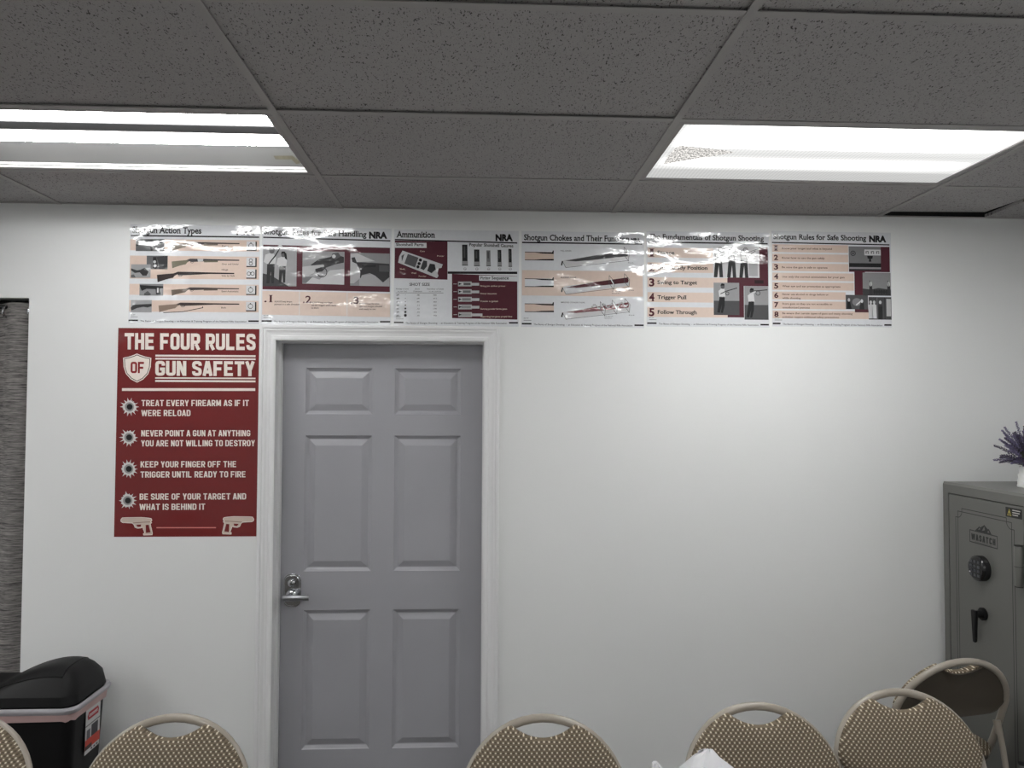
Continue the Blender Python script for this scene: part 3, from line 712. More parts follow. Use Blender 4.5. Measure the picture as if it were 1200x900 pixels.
ld.add(vs, [(i*(ny+1)+j, (i+1)*(ny+1)+j, (i+1)*(ny+1)+j+1, i*(ny+1)+j+1) for i in range(nx) for j in range(ny)], M['black'])
lid = ld.build('lid', bn, smooth=True)
mb = MB(); vs = []; nx, ny = 16, 10
for lift in (.004, -.004):
    for i in range(nx+1):
        for j in range(ny+1):
            u, v = -.75+1.5*i/nx, -.72+1.44*j/ny
            vs.append((u*BXh, v*BYh, BZ+.045+(1-abs(u)**14)*(1-abs(v)**3.6)*max(.012, .092*math.cos((u-.6)*1.45))+lift*.6))
q = (nx+1)*(ny+1); fs = [(i*(ny+1)+j, (i+1)*(ny+1)+j, (i+1)*(ny+1)+j+1, i*(ny+1)+j+1) for i in range(nx) for j in range(ny)]
for i in range(nx):
    for b in (0, ny): a = i*(ny+1)+b; fs.append((a, a+ny+1, q+a+ny+1, q+a))
for j in range(ny):
    for b in (0, nx*(ny+1)): fs.append((b+j, b+j+1, q+b+j+1, q+b+j))
mb.add(vs, fs, M['black']); mb.build('lid_flap', lid, smooth=True)
# label on the side of the can (faces right)
f = Flat(lambda u, v, lift: (.226+.012*(v/.6)-.0015+.0004*lift, u+.24, v))    # u = world y, v = height
ly0, ly1 = -.272, -.162
lb = [(ly0, .375), (ly1, .375), (ly1, .545), ((ly0+ly1)/2, .560), (ly0, .550)]
f.poly(lb, flatprint(206, 206, 206), 3)
f.poly([(ly0+.016, .506), (ly1-.016, .506), (ly1-.012, .522), (ly1-.02, .536), (ly0+.02, .536), (ly0+.012, .522)], flatprint(172, 26, 40), 5)
f.rect(ly0+.022, .516, ly1-.022, .526, flatprint(226, 214, 214), 6)
f.rect(ly0, .483, ly1, .488, flatprint(120, 118, 118), 5)
f.rect(ly0+.010, .425, ly0+.036, .468, flatprint(96, 98, 104), 5); f.rect(ly0+.044, .425, ly1-.016, .478, flatprint(52, 50, 56), 5)
f.rect(ly0, .394, ly1, .432, flatprint(196, 70, 54), 6); f.rect(ly0, .392, ly0+.05, .408, flatprint(62, 36, 34), 7)
for k in range(3): f.rect(ly0+.045+.02*k, .380, ly0+.057+.02*k, .387, flatprint(60, 60, 64), 5)
f.text('Rubbermaid', ly0+.024, .5185, .062, -.006, flatprint(150, 20, 34), 7, 0.02)
f.build('label', bn, 'white and red product label')
# bin bag folded over the rim
mb = MB()
def wav(hx_, hy_, z, amp, seed):
    p = rr3(hx_, hy_, z, .045, 8); out = []
    for k, (a, b, c) in enumerate(p): out.append((a, b, c+amp*math.sin(k*1.7+seed)))
    return out
loft(mb, [wav(BXh+.004, BYh+.004, BZ-.045, .003, 1), wav(BXh+.006, BYh+.006, BZ-.022, .001, 2), wav(BXh+.007, BYh+.007, BZ-.018, 0, 0)], M['liner_pink'], (False, False))
loft(mb, [wav(BXh+.007, BYh+.007, BZ-.018, 0, 0), wav(BXh+.014, BYh+.014, BZ-.010, 0, 0), wav(BXh+.016, BYh+.016, BZ, 0, 0), wav(BXh+.012, BYh+.012, BZ+.009, 0, 0), wav(BXh+.005, BYh+.005, BZ+.006, 0, 0), wav(BXh-.002, BYh-.001, BZ+.0005, 0, 0)], M['liner'], (False, False))
bg = mb.build('bin_liner', smooth=True); bg.location = (-1.775, -.24, 0)
tag(bg, 'pale grey and pink bag edge folded over the rim of the black trash can', 'trash bag')
# ------------------------------------------------------------------ posters
def sheet_frame(corners, W, H):
    (ax, ay), (bx, by), (cx_, cy_), (dx, dy) = corners       # TL, TR, BR, BL in the sheet's own px frame
    def f(u, v, lift):
        s_, t = .5, .5
        for _ in range(6):
            X = (1-s_)*(1-t)*ax+s_*(1-t)*bx+s_*t*cx_+(1-s_)*t*dx; Y = (1-s_)*(1-t)*ay+s_*(1-t)*by+s_*t*cy_+(1-s_)*t*dy
            xs_ = (1-t)*(bx-ax)+t*(cx_-dx); xt = (1-s_)*(dx-ax)+s_*(cx_-bx); ys_ = (1-t)*(by-ay)+t*(cy_-dy); yt = (1-s_)*(dy-ay)+s_*(cy_-by)
            det = xs_*yt-xt*ys_; ex, ey = u-X, v-Y
            s_ += (ex*yt-xt*ey)/det; t += (xs_*ey-ys_*ex)/det
        return ((s_-.5)*W, -.0008-.00022*lift, (1-t)*H)
    return f
WHITE, BLK, MAR, PEACH = ink(222, 224, 228), ink(24, 20, 24), ink(80, 32, 44), ink(222, 202, 190)
SALM = ink(216, 194, 181)
G = lambda v: ink(v, v, v+2)
def poster(label, corners, x0, W, z0, H, white=WHITE, name='poster', group='laminated shotgun posters'):
    root = thing(name, label, 'poster', (x0+W/2, 0, z0), 0, group)
    f = sheet_frame(corners, W, H)
    mb = MB(); mb.box(-W/2, W/2, -.0009, -.0002, 0, H, white); mb.build('sheet', root)
    return root, f
def header(root, f, title, x, y, wd, cap, nra=None, bar=None, slope=0.006, foot=None):
    p = Flat(f).text(title, x, y, wd, cap, BLK, 2, 0.026, True, slope=slope); p.build('heading', root)
    if nra: Flat(f).text('NRA', nra[0], nra[1], nra[2], nra[3], BLK, 2, 0.062).build('logo', root)
    if bar: Flat(f).poly([(bar[0], bar[1]), (bar[2], bar[1]+bar[4]), (bar[2], bar[3]+bar[4]), (bar[0], bar[3])], BLK, 2).build('rule', root)
    fx0, fx1, fy, b0, b1 = foot
    p = Flat(f); p.rect(fx0, fy-8, b0, fy+4, BLK, 2); p.rect(b1, fy-4, fx1, fy+8, BLK, 2)
    p.text('The Basics of Shotgun Shooting  -  an Education & Training Program of the National Rifle Association', b0+16, fy+8, b1-b0-30, 13, G(60), 2, 0.01, slope=.004)
    p.text('NRA 1997', fx0+14, fy-40, 36, 8, G(70), 2, .01); p.rect(fx0+14, fy-30, fx0+70, fy-26, G(120), 2)
    p.build('footer', root)
def gun(p, ox, oy, sx, sy, wood, metal, kind='pump', lift=3):
    m = lambda pts: [(ox+a*sx, oy+b*sy) for a, b in pts]
    p.poly(m([(0, 20), (60, 14), (108, 10), (125, 6), (136, 16), (118, 26), (106, 40), (92, 42), (60, 50), (5, 68)]), wood, lift)
    p.poly(m([(112, 10), (138, -1), (150, -1), (255, 0), (320, 2), (513, 5), (513, 13), (350, 13), (255, 18), (170, 22), (150, 24), (132, 16)]), metal, lift+1)
    p.line(m([(140, 20), (148, 30), (160, 30), (168, 22)]), 2.5*abs(sx), metal, lift+1)
    if kind != 'plain': p.poly(m([(245, 13), (350, 12), (350, 23), (245, 25)]), wood, lift+2)
# --- 1 action types
r, f = poster('poster headed Shotgun Action Types with five long guns, first in the row', [(78, 85), (1057, 92), (1052, 835), (76, 828)], -1.5345, .5625, Z0+.3594, .4355)
header(r, f, 'Shotgun Action Types', 92, 150, 520, 48, (876, 160, 140, 38), (82, 166, 1048, 177, 6), .006, (76, 1050, 810, 148, 972))
for y0, y1 in ((197, 282), (322, 494), (534, 616), (656, 742)):
    Flat(f).poly([(80, y0), (1048, y0+4), (1048, y1+4), (80, y1)], SALM, 1).build('band', r)
wood, metal, dk = ink(112, 100, 88), ink(66, 58, 58), ink(52, 44, 46)
Flat(f).text('Pump', 768, 252, 50, 12, BLK, 3, .01).text('Over and Under', 768, 388, 128, 12, BLK, 3, .01).text('Hinge', 768, 430, 48, 12, BLK, 3, .01).text('Side by Side', 768, 476, 98, 12, BLK, 3, .01).text('Semi-Automatic', 768, 594, 128, 12, BLK, 3, .01).text('Bolt', 768, 717, 34, 12, BLK, 3, .01).build('text', r)
for (ox, oy, sx, sy, wd_, mt_, kd) in ((387, 218, 1, 1, wood, metal, 'pump'), (392, 344, .99, 1.05, ink(104, 100, 84), ink(60, 58, 62), 'pump'), (283, 443, 1.13, 1.15, ink(52, 42, 42), ink(36, 30, 32), 'plain'), (392, 560, .99, .92, ink(98, 86, 76), metal, 'pump'), (298, 675, 1.18, 1.05, ink(134, 116, 104), ink(58, 48, 46), 'plain')):
    p = Flat(f); gun(p, ox, oy, sx, sy, wd_, mt_, kd)
    if oy == 344: p.poly([(585, 345), (628, 345), (628, 362), (590, 366)], G(190), 6)
    if oy == 675: p.line([(335, 750), (480, 742), (630, 712), (628, 702)], 5, BLK, 6)
    p.build('gun_picture', r)
for (x0, y0, x1, y1, kind) in ((122, 197, 335, 288, 0), (205, 322, 362, 424, 1), (90, 388, 236, 488, 2), (155, 534, 332, 622, 3), (92, 656, 248, 748, 4)):
    p = Flat((lambda u, v, l: f(u, v, l+4)) if kind == 2 else f); p.rect(x0, y0, x1, y1, G([92, 96, 150, 128, 150][kind]), 3); wv, hv = x1-x0, y1-y0
    P_ = lambda *q: [(x0+a*wv, y0+b*hv) for a, b in q]
    if kind == 0: p.poly(P_((0, .3), (.5, .1), (1, .05), (1, .3), (.66, .45), (.64, .65), (.6, .65), (.58, 1), (.54, 1), (.5, .65), (.4, .5), (0, .6)), G(40), 4); p.poly(P_((0, 0), (.3, 0), (0, .2)), G(140), 4)
    if kind == 1: p.poly(P_((.3, .1), (.45, .1), (.5, .45), (.55, .7), (.45, 1), (.3, .9)), G(28), 4); p.poly(P_((.45, .1), (1, .0), (1, 1), (.6, 1), (.55, .45)), G(56), 4); p.disc(x0+.38*wv, y0+.45*hv, .07*wv, G(190), 5); p.disc(x0+.40*wv, y0+.75*hv, .07*wv, G(190), 5)
    if kind == 2: p.poly(P_((0, .3), (.3, .45), (.5, .4), (.7, .25), (.9, .55), (.8, .85), (.6, .85), (.45, .6), (.2, .65), (0, .45)), G(46), 4); p.poly(P_((0, .8), (.15, .75), (.25, 1), (0, 1)), G(90), 4)
    if kind == 3: p.poly(P_((0, .1), (1, .2), (1, .35), (.85, .4), (.9, .9), (.7, .9), (.68, .45), (.3, .42), (.1, .6), (.05, .4)), G(34), 4); p.poly(P_((.2, .8), (.35, .6), (.5, .9), (.4, 1), (.2, 1)), G(70), 4); p.rect(x0+.74*wv, y0+.35*hv, x0+.8*wv, y0+.75*hv, G(210), 5)
    if kind == 4: p.poly(P_((0, .65), (.1, .4), (.4, .35), (1, .3), (1, .5), (.8, .6), (.6, .55), (.3, .65), (.05, .85)), G(56), 4)
    p.build('photo', r)
for x, y, n in ((985, 243, 1), (985, 366, 2), (985, 454, 3), (985, 577, 1), (985, 700, 1)):
    p = Flat(f); p.rect(x-32, y-32, x+46, y+38, BLK, 2); p.rect(x-32, y-34, x+36, y+30, G(212), 3)
    if n == 1: p.ring(x+2, y, 17, 4, BLK, 4); p.poly([(x-4, y-24), (x+8, y-24), (x+2, y-14)], BLK, 5)
    if n == 2: p.ring(x+2, y-13, 12, 4, BLK, 4); p.ring(x+2, y+12, 12, 4, BLK, 4)
    if n == 3: p.ring(x-12, y, 13, 4, BLK, 4); p.ring(x+16, y, 13, 4, BLK, 4); p.poly([(x-6, y-10), (x+10, y-10), (x+2, y+4)], BLK, 5)
    p.build('action_symbol', r)
# --- 2 safe handling
r, f = poster('poster headed Shotgun Rules for Safe Handling with three numbered peach boxes', [(45, 105), (1022, 112), (1018, 845), (45, 838)], -.9650, .5685, Z0+.3582, .4335)
header(r, f, 'Shotgun Rules for Safe Handling', 58, 160, 775, 44, (852, 186, 138, 48), (55, 180, 1014, 190, 20), .022, (52, 1015, 814, 128, 938))
Flat(f).poly([(55, 240), (1012, 258), (1012, 592), (55, 575)], MAR, 1).build('maroon_panel', r)
p = Flat(f); p.poly([(55, 250), (308, 256), (308, 552), (55, 552)], G(150), 2)
p.poly([(55, 455), (120, 470), (250, 552), (55, 552)], G(58), 3)
for cx_, s_, hair in ((118, 1.0, 0), (205, .86, 1)):
    by = 530 if hair == 0 else 525
    q = lambda *a: [(cx_+x*s_, by-y*s_) for x, y in a]
    p.poly(q((-34, 0), (-30, 150), (26, 150), (22, 0), (4, 0), (-2, 90), (-12, 0)), G(36), 4)
    p.poly(q((-30, 145), (-56, 160), (-44, 215), (-15, 225), (18, 222), (36, 190), (30, 145)), G(196), 5)
    p.disc(cx_+4*s_, by-246*s_, 20*s_, G(92), 6, ry=24*s_); p.poly(q((-18, 250), (-10, 272), (16, 272), (26, 250), (10, 258)), G(24), 7)
    if hair: p.poly(q((8, 270), (30, 255), (38, 200), (18, 210)), G(24), 7)
p.line([(100, 385), (150, 320), (184, 262)], 9, G(30), 8); p.poly([(164, 250), (184, 238), (204, 252), (184, 262)], G(226), 8)
p.build('photo', r)
p = Flat(f); p.poly([(352, 286), (668, 290), (666, 538), (352, 530)], G(146), 2)
p.poly([(352, 460), (480, 500), (560, 430), (666, 420), (666, 538), (352, 530)], G(192), 3)
p.poly([(412, 392), (470, 350), (560, 330), (600, 310), (664, 330), (664, 372), (600, 385), (530, 410), (500, 440), (455, 445), (440, 400)], G(48), 5)
p.poly([(575, 305), (620, 296), (640, 325), (600, 350), (570, 340)], G(84), 6); p.disc(588, 325, 14, G(200), 7)
p.ring(500, 445, 36, 6, G(50), 6); p.poly([(352, 405), (430, 395), (510, 388), (518, 402), (450, 420), (440, 450), (400, 470), (352, 462)], G(182), 6)
p.poly([(352, 468), (430, 480), (380, 528), (352, 528)], G(112), 6); p.build('photo', r)
p = Flat(f); p.poly([(712, 296), (1010, 302), (1010, 550), (712, 545)], G(138), 2)
p.poly([(712, 306), (760, 300), (900, 360), (712, 370)], G(186), 3); p.poly([(780, 470), (1010, 440), (1010, 550), (780, 545)], G(164), 3)
p.poly([(720, 335), (745, 330), (760, 368), (880, 372), (1008, 380), (1008, 480), (960, 520), (900, 470), (860, 450), (800, 465), (790, 490), (740, 420)], G(52), 5)
p.poly([(930, 388), (1005, 392), (1005, 440), (930, 438)], G(78), 6); p.line([(800, 400), (905, 395)], 18, G(34), 6)
p.poly([(712, 360), (760, 380), (788, 440), (785, 490), (740, 528), (712, 528)], G(178), 6); p.build('photo', r)
for x0, x1, n, dx, lines in ((55, 330, '1', 0, ('ALWAYS keep the gun', 'pointed in a safe direction')), (334, 688, '2', 288, ('ALWAYS keep your finger', 'off the trigger until ready', 'to shoot')), (692, 1014, '3', 646, ('ALWAYS keep the action', 'open and shotgun unloaded', 'until ready to use'))):
    b = 586+dx*.018; p = Flat(f); p.poly([(x0, b), (x1, b+5), (x1, b+183), (x0, b+178)], PEACH, 2)
    p.text('.'+n, 70+dx, b+84, 62, 54, ink(70, 24, 34), 4, .02, True)
    for k, s_ in enumerate(lines): p.text(s_, 146+dx-(12 if dx else 0), b+86+k*20+dx*.004, len(s_)*6.9, 12, BLK, 4, .012)
    p.build('rule_box', r)
# --- 3 ammunition
r, f = poster('poster headed Ammunition with a cutaway shell and a shot size table', [(78, 125), (1022, 132), (1005, 855), (75, 845)], -.3835, .5560, Z0+.3585, .4305)
header(r, f, 'Ammunition', 92, 185, 292, 48, (842, 206, 132, 48), (82, 198, 1006, 208, 20), .006, (78, 1000, 824, 148, 932))
Flat(f).poly([(82, 210), (478, 216), (476, 502), (80, 492)], MAR, 1).rect(82, 226, 320, 264, WHITE, 2).text('Shotshell Parts', 90, 250, 208, 22, BLK, 3, .02, True).text('Case', 270, 294, 36, 12, PEACH, 3).text('Primer', 400, 330, 52, 12, PEACH, 3).text('Shot', 120, 428, 36, 12, PEACH, 3).text('Wad', 205, 458, 36, 12, PEACH, 3).text('Powder', 262, 482, 56, 12, PEACH, 3).build('shell_parts_panel', r)
p = Flat(f); P2 = lambda a, b: (140+a*.938-b*.345, 285+a*.345+b*.938)   # tilted shell
p.poly([P2(0, 0), P2(318, -8), P2(318, 20), P2(300, 30), P2(305, 70), P2(318, 84), P2(312, 104), P2(0, 96), P2(-8, 48)], G(196), 3)
p.poly([P2(46, 10), P2(130, 8), P2(132, 86), P2(46, 86)], G(88), 4)
for a, b in ((150, 20), (150, 48), (150, 74)): p.disc(*P2(a, b), 12, BLK, 4)
p.poly([P2(172, 14), P2(200, 10), P2(212, 46), P2(200, 82), P2(172, 80)], G(60), 4)
p.poly([P2(225, 20), P2(262, 12), P2(282, 46), P2(262, 84), P2(225, 78)], G(40), 4); p.poly([P2(286, 36), P2(300, 32), P2(300, 62), P2(286, 58)], G(230), 5); p.poly([P2(6, 40), P2(22, 18), P2(24, 80)], G(80), 4)
p.build('cutaway_shell', r)
p = Flat(f).text('Popular Shotshell Gauges', 640, 248, 336, 24, BLK, 3, .02, True, slope=.025); p.rect(478, 440, 1002, 458, BLK, 2)
for x, y0, y1, wv, n in ((608, 238, 396, 40, '10'), (698, 274, 400, 40, '12'), (786, 280, 400, 30, '16'), (870, 276, 402, 28, '20'), (950, 268, 404, 24, '410')):
    p.rect(x-wv/2, y0, x+wv/2, y1-34, G(40) if n != '16' else G(120), 3); p.rect(x-wv/2-2, y1-34, x+wv/2+2, y1, G(150), 3); p.rect(x-wv*.22, y0+12, x+wv*.1, y1-60, G(78), 4)
    p.rect(x-wv/2-2, y1-6, x+wv/2+2, y1, G(70), 4); p.ring(x, 421, 10, 2, G(110), 3); p.text(n, x-7, 426, 14, 9, G(80), 4)
p.build('gauge_chart', r)
p = Flat(f).text('SHOT SIZE', 192, 548, 152, 22, BLK, 3, .015, True).text('Number of Shot', 92, 577, 94, 11, BLK, 3).text('Shot', 232, 577, 36, 11, BLK, 3).text('Number of Shot', 322, 577, 126, 11, BLK, 3).text('(actual size)', 104, 594, 70, 10, BLK, 3).text('Diameter', 222, 594, 66, 10, BLK, 3).text('in an ounce', 338, 594, 88, 10, BLK, 3)
p.rect(90, 600, 445, 603, G(80), 3)
for k, (a, b, c, rr_) in enumerate((('#9', '.08', '585', 2), ('#8', '.09', '411', 3), ('#7 1/2', '.095', '350', 4), ('#6', '.11', '225', 5), ('#5', '.12', '170', 7), ('#4', '.13', '135', 9), ('#2', '.15', '90', 11))):
    y = 622+k*25.5; p.text(a, 96, y, 20 if len(a) < 3 else 30, 11, BLK, 3, .015); p.disc(162, y-6, rr_, BLK, 3); p.text(b, 246, y, 20, 10, BLK, 3, .01); p.text(c, 370, y, 24, 10, BLK, 3, .01)
p.build('shot_table', r)
p = Flat(f); p.poly([(510, 458), (1002, 474), (996, 802), (508, 790)], MAR, 2); p.poly([(714, 470), (1002, 476), (1002, 514), (714, 508)], WHITE, 3); p.text('Firing Sequence', 722, 499, 215, 24, BLK, 4, .02, True)
for k, s_ in enumerate(('Firing pin strikes primer', 'Primer detonates', 'Powder is ignited', 'Burning powder forms gases', 'Expanding hot gases propel shot')):
    y = 534+k*57.5; L = 158 if k < 4 else 180
    p.rect(555, y-18, 657, y+18, G(176), 4); p.rect(657, y-8, 555+L, y+12, G(190), 4); p.rect(560, y-10, 654, y+10, G(206), 5); p.rect(596-6*k, y-9, 650, y+9, G(90+18*k), 6); p.poly([(560, y-9), (585, y), (560, y+9)], BLK, 6); p.rect(520, y-2, 546, y+2, G(190), 4)
    p.text(s_, 722, y+20, len(s_)*7.6, 12, PEACH, 4, .01)
p.build('firing_sequence_panel', r)
# --- 4 chokes
r, f = poster('poster headed Shotgun Chokes and Their Function with three cone diagrams', [(72, 140), (1000, 140), (988, 860), (72, 860)], .1838, .5545, Z0+.3575, .4320)
header(r, f, 'Shotgun Chokes and Their Function', 90, 208, 798, 44, (900, 208, 70, 26), (76, 221, 984, 232, 0), .001, (76, 984, 838, 148, 915))
Flat(f).rect(76, 434, 984, 624, PEACH, 1).build('band', r)
for k, (y, c, mid) in enumerate(((328, G(70), SALM), (528, ink(74, 24, 34), WHITE), (716, ink(110, 56, 62), SALM))):
    p = Flat(f); x0, x1 = 97, 314; top, bot = y-32, y+32
    p.rect(x0, top, x1, bot, mid, 2); p.poly([(x0, top), (x1-12, top+2), (x1-6, top-12), (x1, top-12), (x1, y-18), (225, y-20), (170, y-27), (x0, y-27)], BLK, 3); p.poly([(x0, bot), (x1, bot), (x1, y+20), (225, y+22), (170, y+27), (x0, y+27)], BLK, 3)
    p.build('choke_section', r)
    p = Flat(f); b = y+58
    p.poly([(392, b-32), (870, y-42), (878, y-8), (880, y+14), (404, b+26), (380, b-22)], G(206) if k != 1 else G(200), 2)
    p.line([(380, b-20), (404, b+26), (880, y+24)], 3, G(60), 4)
    p.poly([(400, b-26), (620, y-10), (870, y-48), (878, y-28), (872, y-8), (620, y+22), (480, b-22)], c, 3)
    if k == 2:
        for q in range(26): p.disc(600+q*10.6, y-12-q*.9+14*math.sin(q*5.3), 7, G(176), 4, 8)
    p.line([(372, b+10), (380, b-24)], 10, BLK, 4)
    for xx in ((850,), (735, 850), (665, 755, 850))[k]:
        yy = y-30+(850-xx)*.14
        p.line([(xx-4, yy-46), (xx+34, yy-2), (xx+28, yy+58), (xx-6, yy+14)], 3, G(70), 5, True)
        if k and xx < 850: p.line([(xx+8, yy-18), (xx+26, yy+14), (xx+22, yy+42)], 7, WHITE, 6)
    p.text(('FULL CHOKE', 'MODIFIED CHOKE', 'IMPROVED CYLINDER CHOKE')[k], 366, y-38, (80, 116, 180)[k], 10, G(70), 4, .01)
    p.text('40 yards', 872, y+ (52 if k else 45), 44, 9, G(80), 4)
    if k: p.text('25 yards', 748 if k == 1 else 690, y+62, 66, 9, G(80), 4); p.text('spread in.', 748 if k == 1 else 690, y+76, 60, 9, G(80), 4)
    p.build('cone_diagram', r)
# --- 5 fundamentals
r, f = poster('poster headed The Fundamentals of Shotgun Shooting with rules one to five', [(48, 140), (975, 140), (970, 855), (50, 855)], .7493, .5625, Z0+.3650, .4325)
header(r, f, 'The Fundamentals of Shotgun Shooting', 65, 200, 872, 40, None, (56, 218, 966, 229, 0), .003, (54, 966, 833, 124, 902))
for k, s_ in enumerate(('Stance', 'Gun Ready Position', 'Swing to Target', 'Trigger Pull', 'Follow Through')):
    y = 300+k*111.5; p = Flat(f); p.rect(56, y-36, 660 if k in (2, 4) else 550, y+38, PEACH, 1)
    p.text(str(k+1), 68, y+30, 40, 58, ink(80, 26, 38), 3, .035, True); p.text(s_, 130, y+14, (128, 380, 298, 218, 296)[k], 28, BLK, 3, .022, True); p.build('rule_line', r)
Flat(f).poly([(660, 250), (966, 250), (966, 545), (780, 545), (780, 782), (656, 782), (656, 485), (660, 485)], MAR, 2).build('maroon_panel', r)
Flat(f).rect(862, 500, 930, 526, ink(40, 18, 24), 3).build('logo', r)
p = Flat(f); p.rect(552, 250, 900, 482, G(206), 3)
for cx_ in (590, 690, 782):
    p.poly([(cx_-24, 350), (cx_+26, 350), (cx_+34, 482), (cx_+8, 482), (cx_+2, 390), (cx_-10, 482), (cx_-36, 482)], G(44), 5)
    p.line([(cx_-20, 350), (cx_-26, 300), (cx_+2, 288), (cx_+26, 350)], 4, G(70), 5); p.ring(cx_+14, 272, 16, 4, G(80), 5); p.line([(cx_-6, 308), (cx_+40, 316), (cx_+90, 278)], 4, G(60), 6); p.line([(cx_+10, 300), (cx_+112, 262)], 3, G(60), 6)
p.rect(820, 372, 886, 470, G(168), 4); p.build('photo', r)
for x0, y0, x1, y1, cx_, tilt in ((552, 522, 745, 765, 612, 1), (783, 546, 964, 798, 832, 0)):
    p = Flat(f); p.rect(x0, y0, x1, y1, G(150), 3); h_ = y0+(y1-y0)*.56; p.rect(x0, h_, x1, y1, G(76), 4); q = lambda *a: [(cx_+x, y1-30+y) for x, y in a]
    p.poly(q((-34, 10), (-16, -108), (24, -108), (22, -40), (8, 14), (-8, 14), (2, -50), (-14, 14)), G(30), 6); p.poly(q((-18, -104), (-24, -150), (-4, -168), (22, -166), (28, -104)), G(214), 6); p.disc(cx_+8, y1-214, 15, G(84), 6, ry=19); p.poly(q((-10, -190), (0, -208), (22, -204), (22, -192)), G(22), 7)
    if tilt: p.line(q((-10, -128), (30, -148), (116, -174)), 6, G(30), 8); p.ring(cx_+42, y1-162, 12, 4, G(34), 8)
    else: p.line(q((-10, -184), (50, -188), (126, -196)), 6, G(30), 8); p.ring(cx_+54, y1-200, 16, 4, G(34), 8); p.line(q((0, -164), (40, -184)), 12, G(204), 7)
    p.build('photo', r)
# --- 6 safe shooting
r, f = poster('poster headed Shotgun Rules for Safe Shooting, last in the row', [(60, 140), (962, 140), (958, 855), (60, 855)], 1.3245, .5570, Z0+.3705, .4355)
header(r, f, 'Shotgun Rules for Safe Shooting', 72, 200, 702, 40, (796, 211, 130, 46), (62, 222, 950, 231, 6), .004, (64, 954, 836, 122, 900))
rl = (('Know your target and what is beyond',), ('Know how to use the gun safely',), ('Be sure the gun is safe to operate',), ('Use only the correct ammunition for your gun',), ('Wear eye and ear protection as appropriate',), ('Never use alcohol or drugs before or', 'while shooting'), ('Store guns so they are not accessible to', 'unauthorized persons'), ('Be aware that certain types of guns and many shooting', 'activities require additional safety precautions'))
wd_ = ((378,), (322,), (342,), (470,), (438,), (348, 138), (374, 205), (526, 424))
for k in range(8):
    y = 268+k*71; p = Flat(f); p.rect(64, y-28, (636, 636, 636, 676, 676, 612, 612, 784)[k], y+30, SALM, 1)
    p.text(str(k+1), 76, y+18, 32, 38, ink(66, 22, 32), 3, .035, True)
    for q, s_ in enumerate(rl[k]): p.text(s_, 136, y+8+(28*q-10 if len(rl[k]) > 1 else 0), wd_[k][q], 14, ink(70, 44, 40), 3, .012, True)
    p.build('rule_line', r)
Flat(f).poly([(640, 248), (950, 248), (950, 440), (760, 440), (784, 745), (680, 745), (680, 440), (640, 440)], MAR, 2).build('maroon_panel', r)
p = Flat(f); p.rect(642, 248, 882, 430, G(122), 3); p.rect(642, 374, 882, 404, G(30), 4); p.rect(642, 404, 882, 418, G(150), 4); p.rect(642, 418, 882, 430, G(44), 4); p.ring(672, 300, 17, 6, G(56), 4); p.disc(672, 300, 8, G(70), 4)
p.rect(758, 270, 882, 314, G(210), 4)
for x in (778, 818, 858): p.rect(x-10, 282, x-4, 302, G(40), 5); p.rect(x-2, 282, x+12, 287, G(40), 5); p.rect(x+6, 290, x+12, 302, G(40), 5)
p.poly([(778, 318), (822, 318), (818, 338), (806, 342), (810, 362), (790, 362), (794, 342), (782, 338)], G(26), 5); p.build('photo', r)
p = Flat(f); p.rect(742, 444, 954, 618, G(138), 3); p.poly([(742, 565), (800, 572), (860, 560), (954, 572), (954, 618), (742, 618)], G(58), 4)
for x in (802, 938): p.poly([(x-14, 612), (x-10, 540), (x, 520), (x+10, 540), (x+14, 612)], G(48), 5); p.disc(x, 530, 11, G(190), 6, ry=18); p.line([(x, 545), (x-8, 504)], 4, G(30), 6)
for x in range(830, 925, 18): p.disc(x, 590, 9, G(36), 5, ry=18)
p.build('photo', r)
p = Flat(f); p.rect(612, 614, 780, 722, G(78), 3); p.disc(695, 668, 34, G(128), 4, ry=30); p.poly([(620, 722), (624, 660), (640, 640), (656, 722)], G(26), 4); p.disc(636, 652, 9, G(186), 5, ry=13); p.poly([(715, 722), (722, 660), (745, 650), (752, 722)], G(40), 4); p.disc(733, 660, 10, G(214), 5, ry=14); p.line([(690, 690), (722, 664)], 8, G(220), 5); p.build('photo', r)
p = Flat(f); p.rect(784, 628, 956, 798, G(66), 3)
for x, s_ in ((800, 200), (826, 214), (872, 44)): p.poly([(x-16, 790), (x-16, 690), (x, 676), (x+16, 690), (x+18, 790)], G(s_), 4); p.disc(x, 668, 10, G(196), 5, ry=13)
p.rect(858, 700, 888, 798, G(24), 5); p.rect(918, 642, 952, 772, G(186), 4); p.rect(846, 632, 850, 798, G(120), 4); p.rect(904, 632, 908, 798, G(30), 4); p.build('photo', r)
# --- the red rules poster
WAVE[:] = [0.16, 'flat_laminated']
RED, CREAM = ink(112, 32, 33), ink(240, 230, 222)
r, f = poster('large red poster headed The Four Rules of Gun Safety beside the grey door', [(82, 30), (1130, 32), (1110, 1570), (65, 1573)], -1.5770, .6070, Z0-.5684, .9065, RED, 'poster', 'red rules poster')
del r['group']
Flat(f).text('THE FOUR RULES', 130, 190, 972, 122, CREAM, 2, block=dict(t=.205)).build('heading', r)
Flat(f).text('GUN SAFETY', 358, 384, 738, 110, CREAM, 2, block=dict(t=.205)).build('heading', r)
p = Flat(f)
for y0, y1 in ((228, 242), (252, 264), (396, 406), (416, 430)): p.rect(358, y0, 1102, y1, CREAM, 2)
p.poly([(114, 478), (1100, 474), (1100, 494), (114, 498)], CREAM, 2); p.build('rule', r)
sh = [(120, 252), (160, 244), (200, 230), (222, 220), (246, 230), (288, 244), (328, 252), (324, 320), (306, 372), (270, 412), (224, 436), (178, 412), (142, 372), (124, 320)]
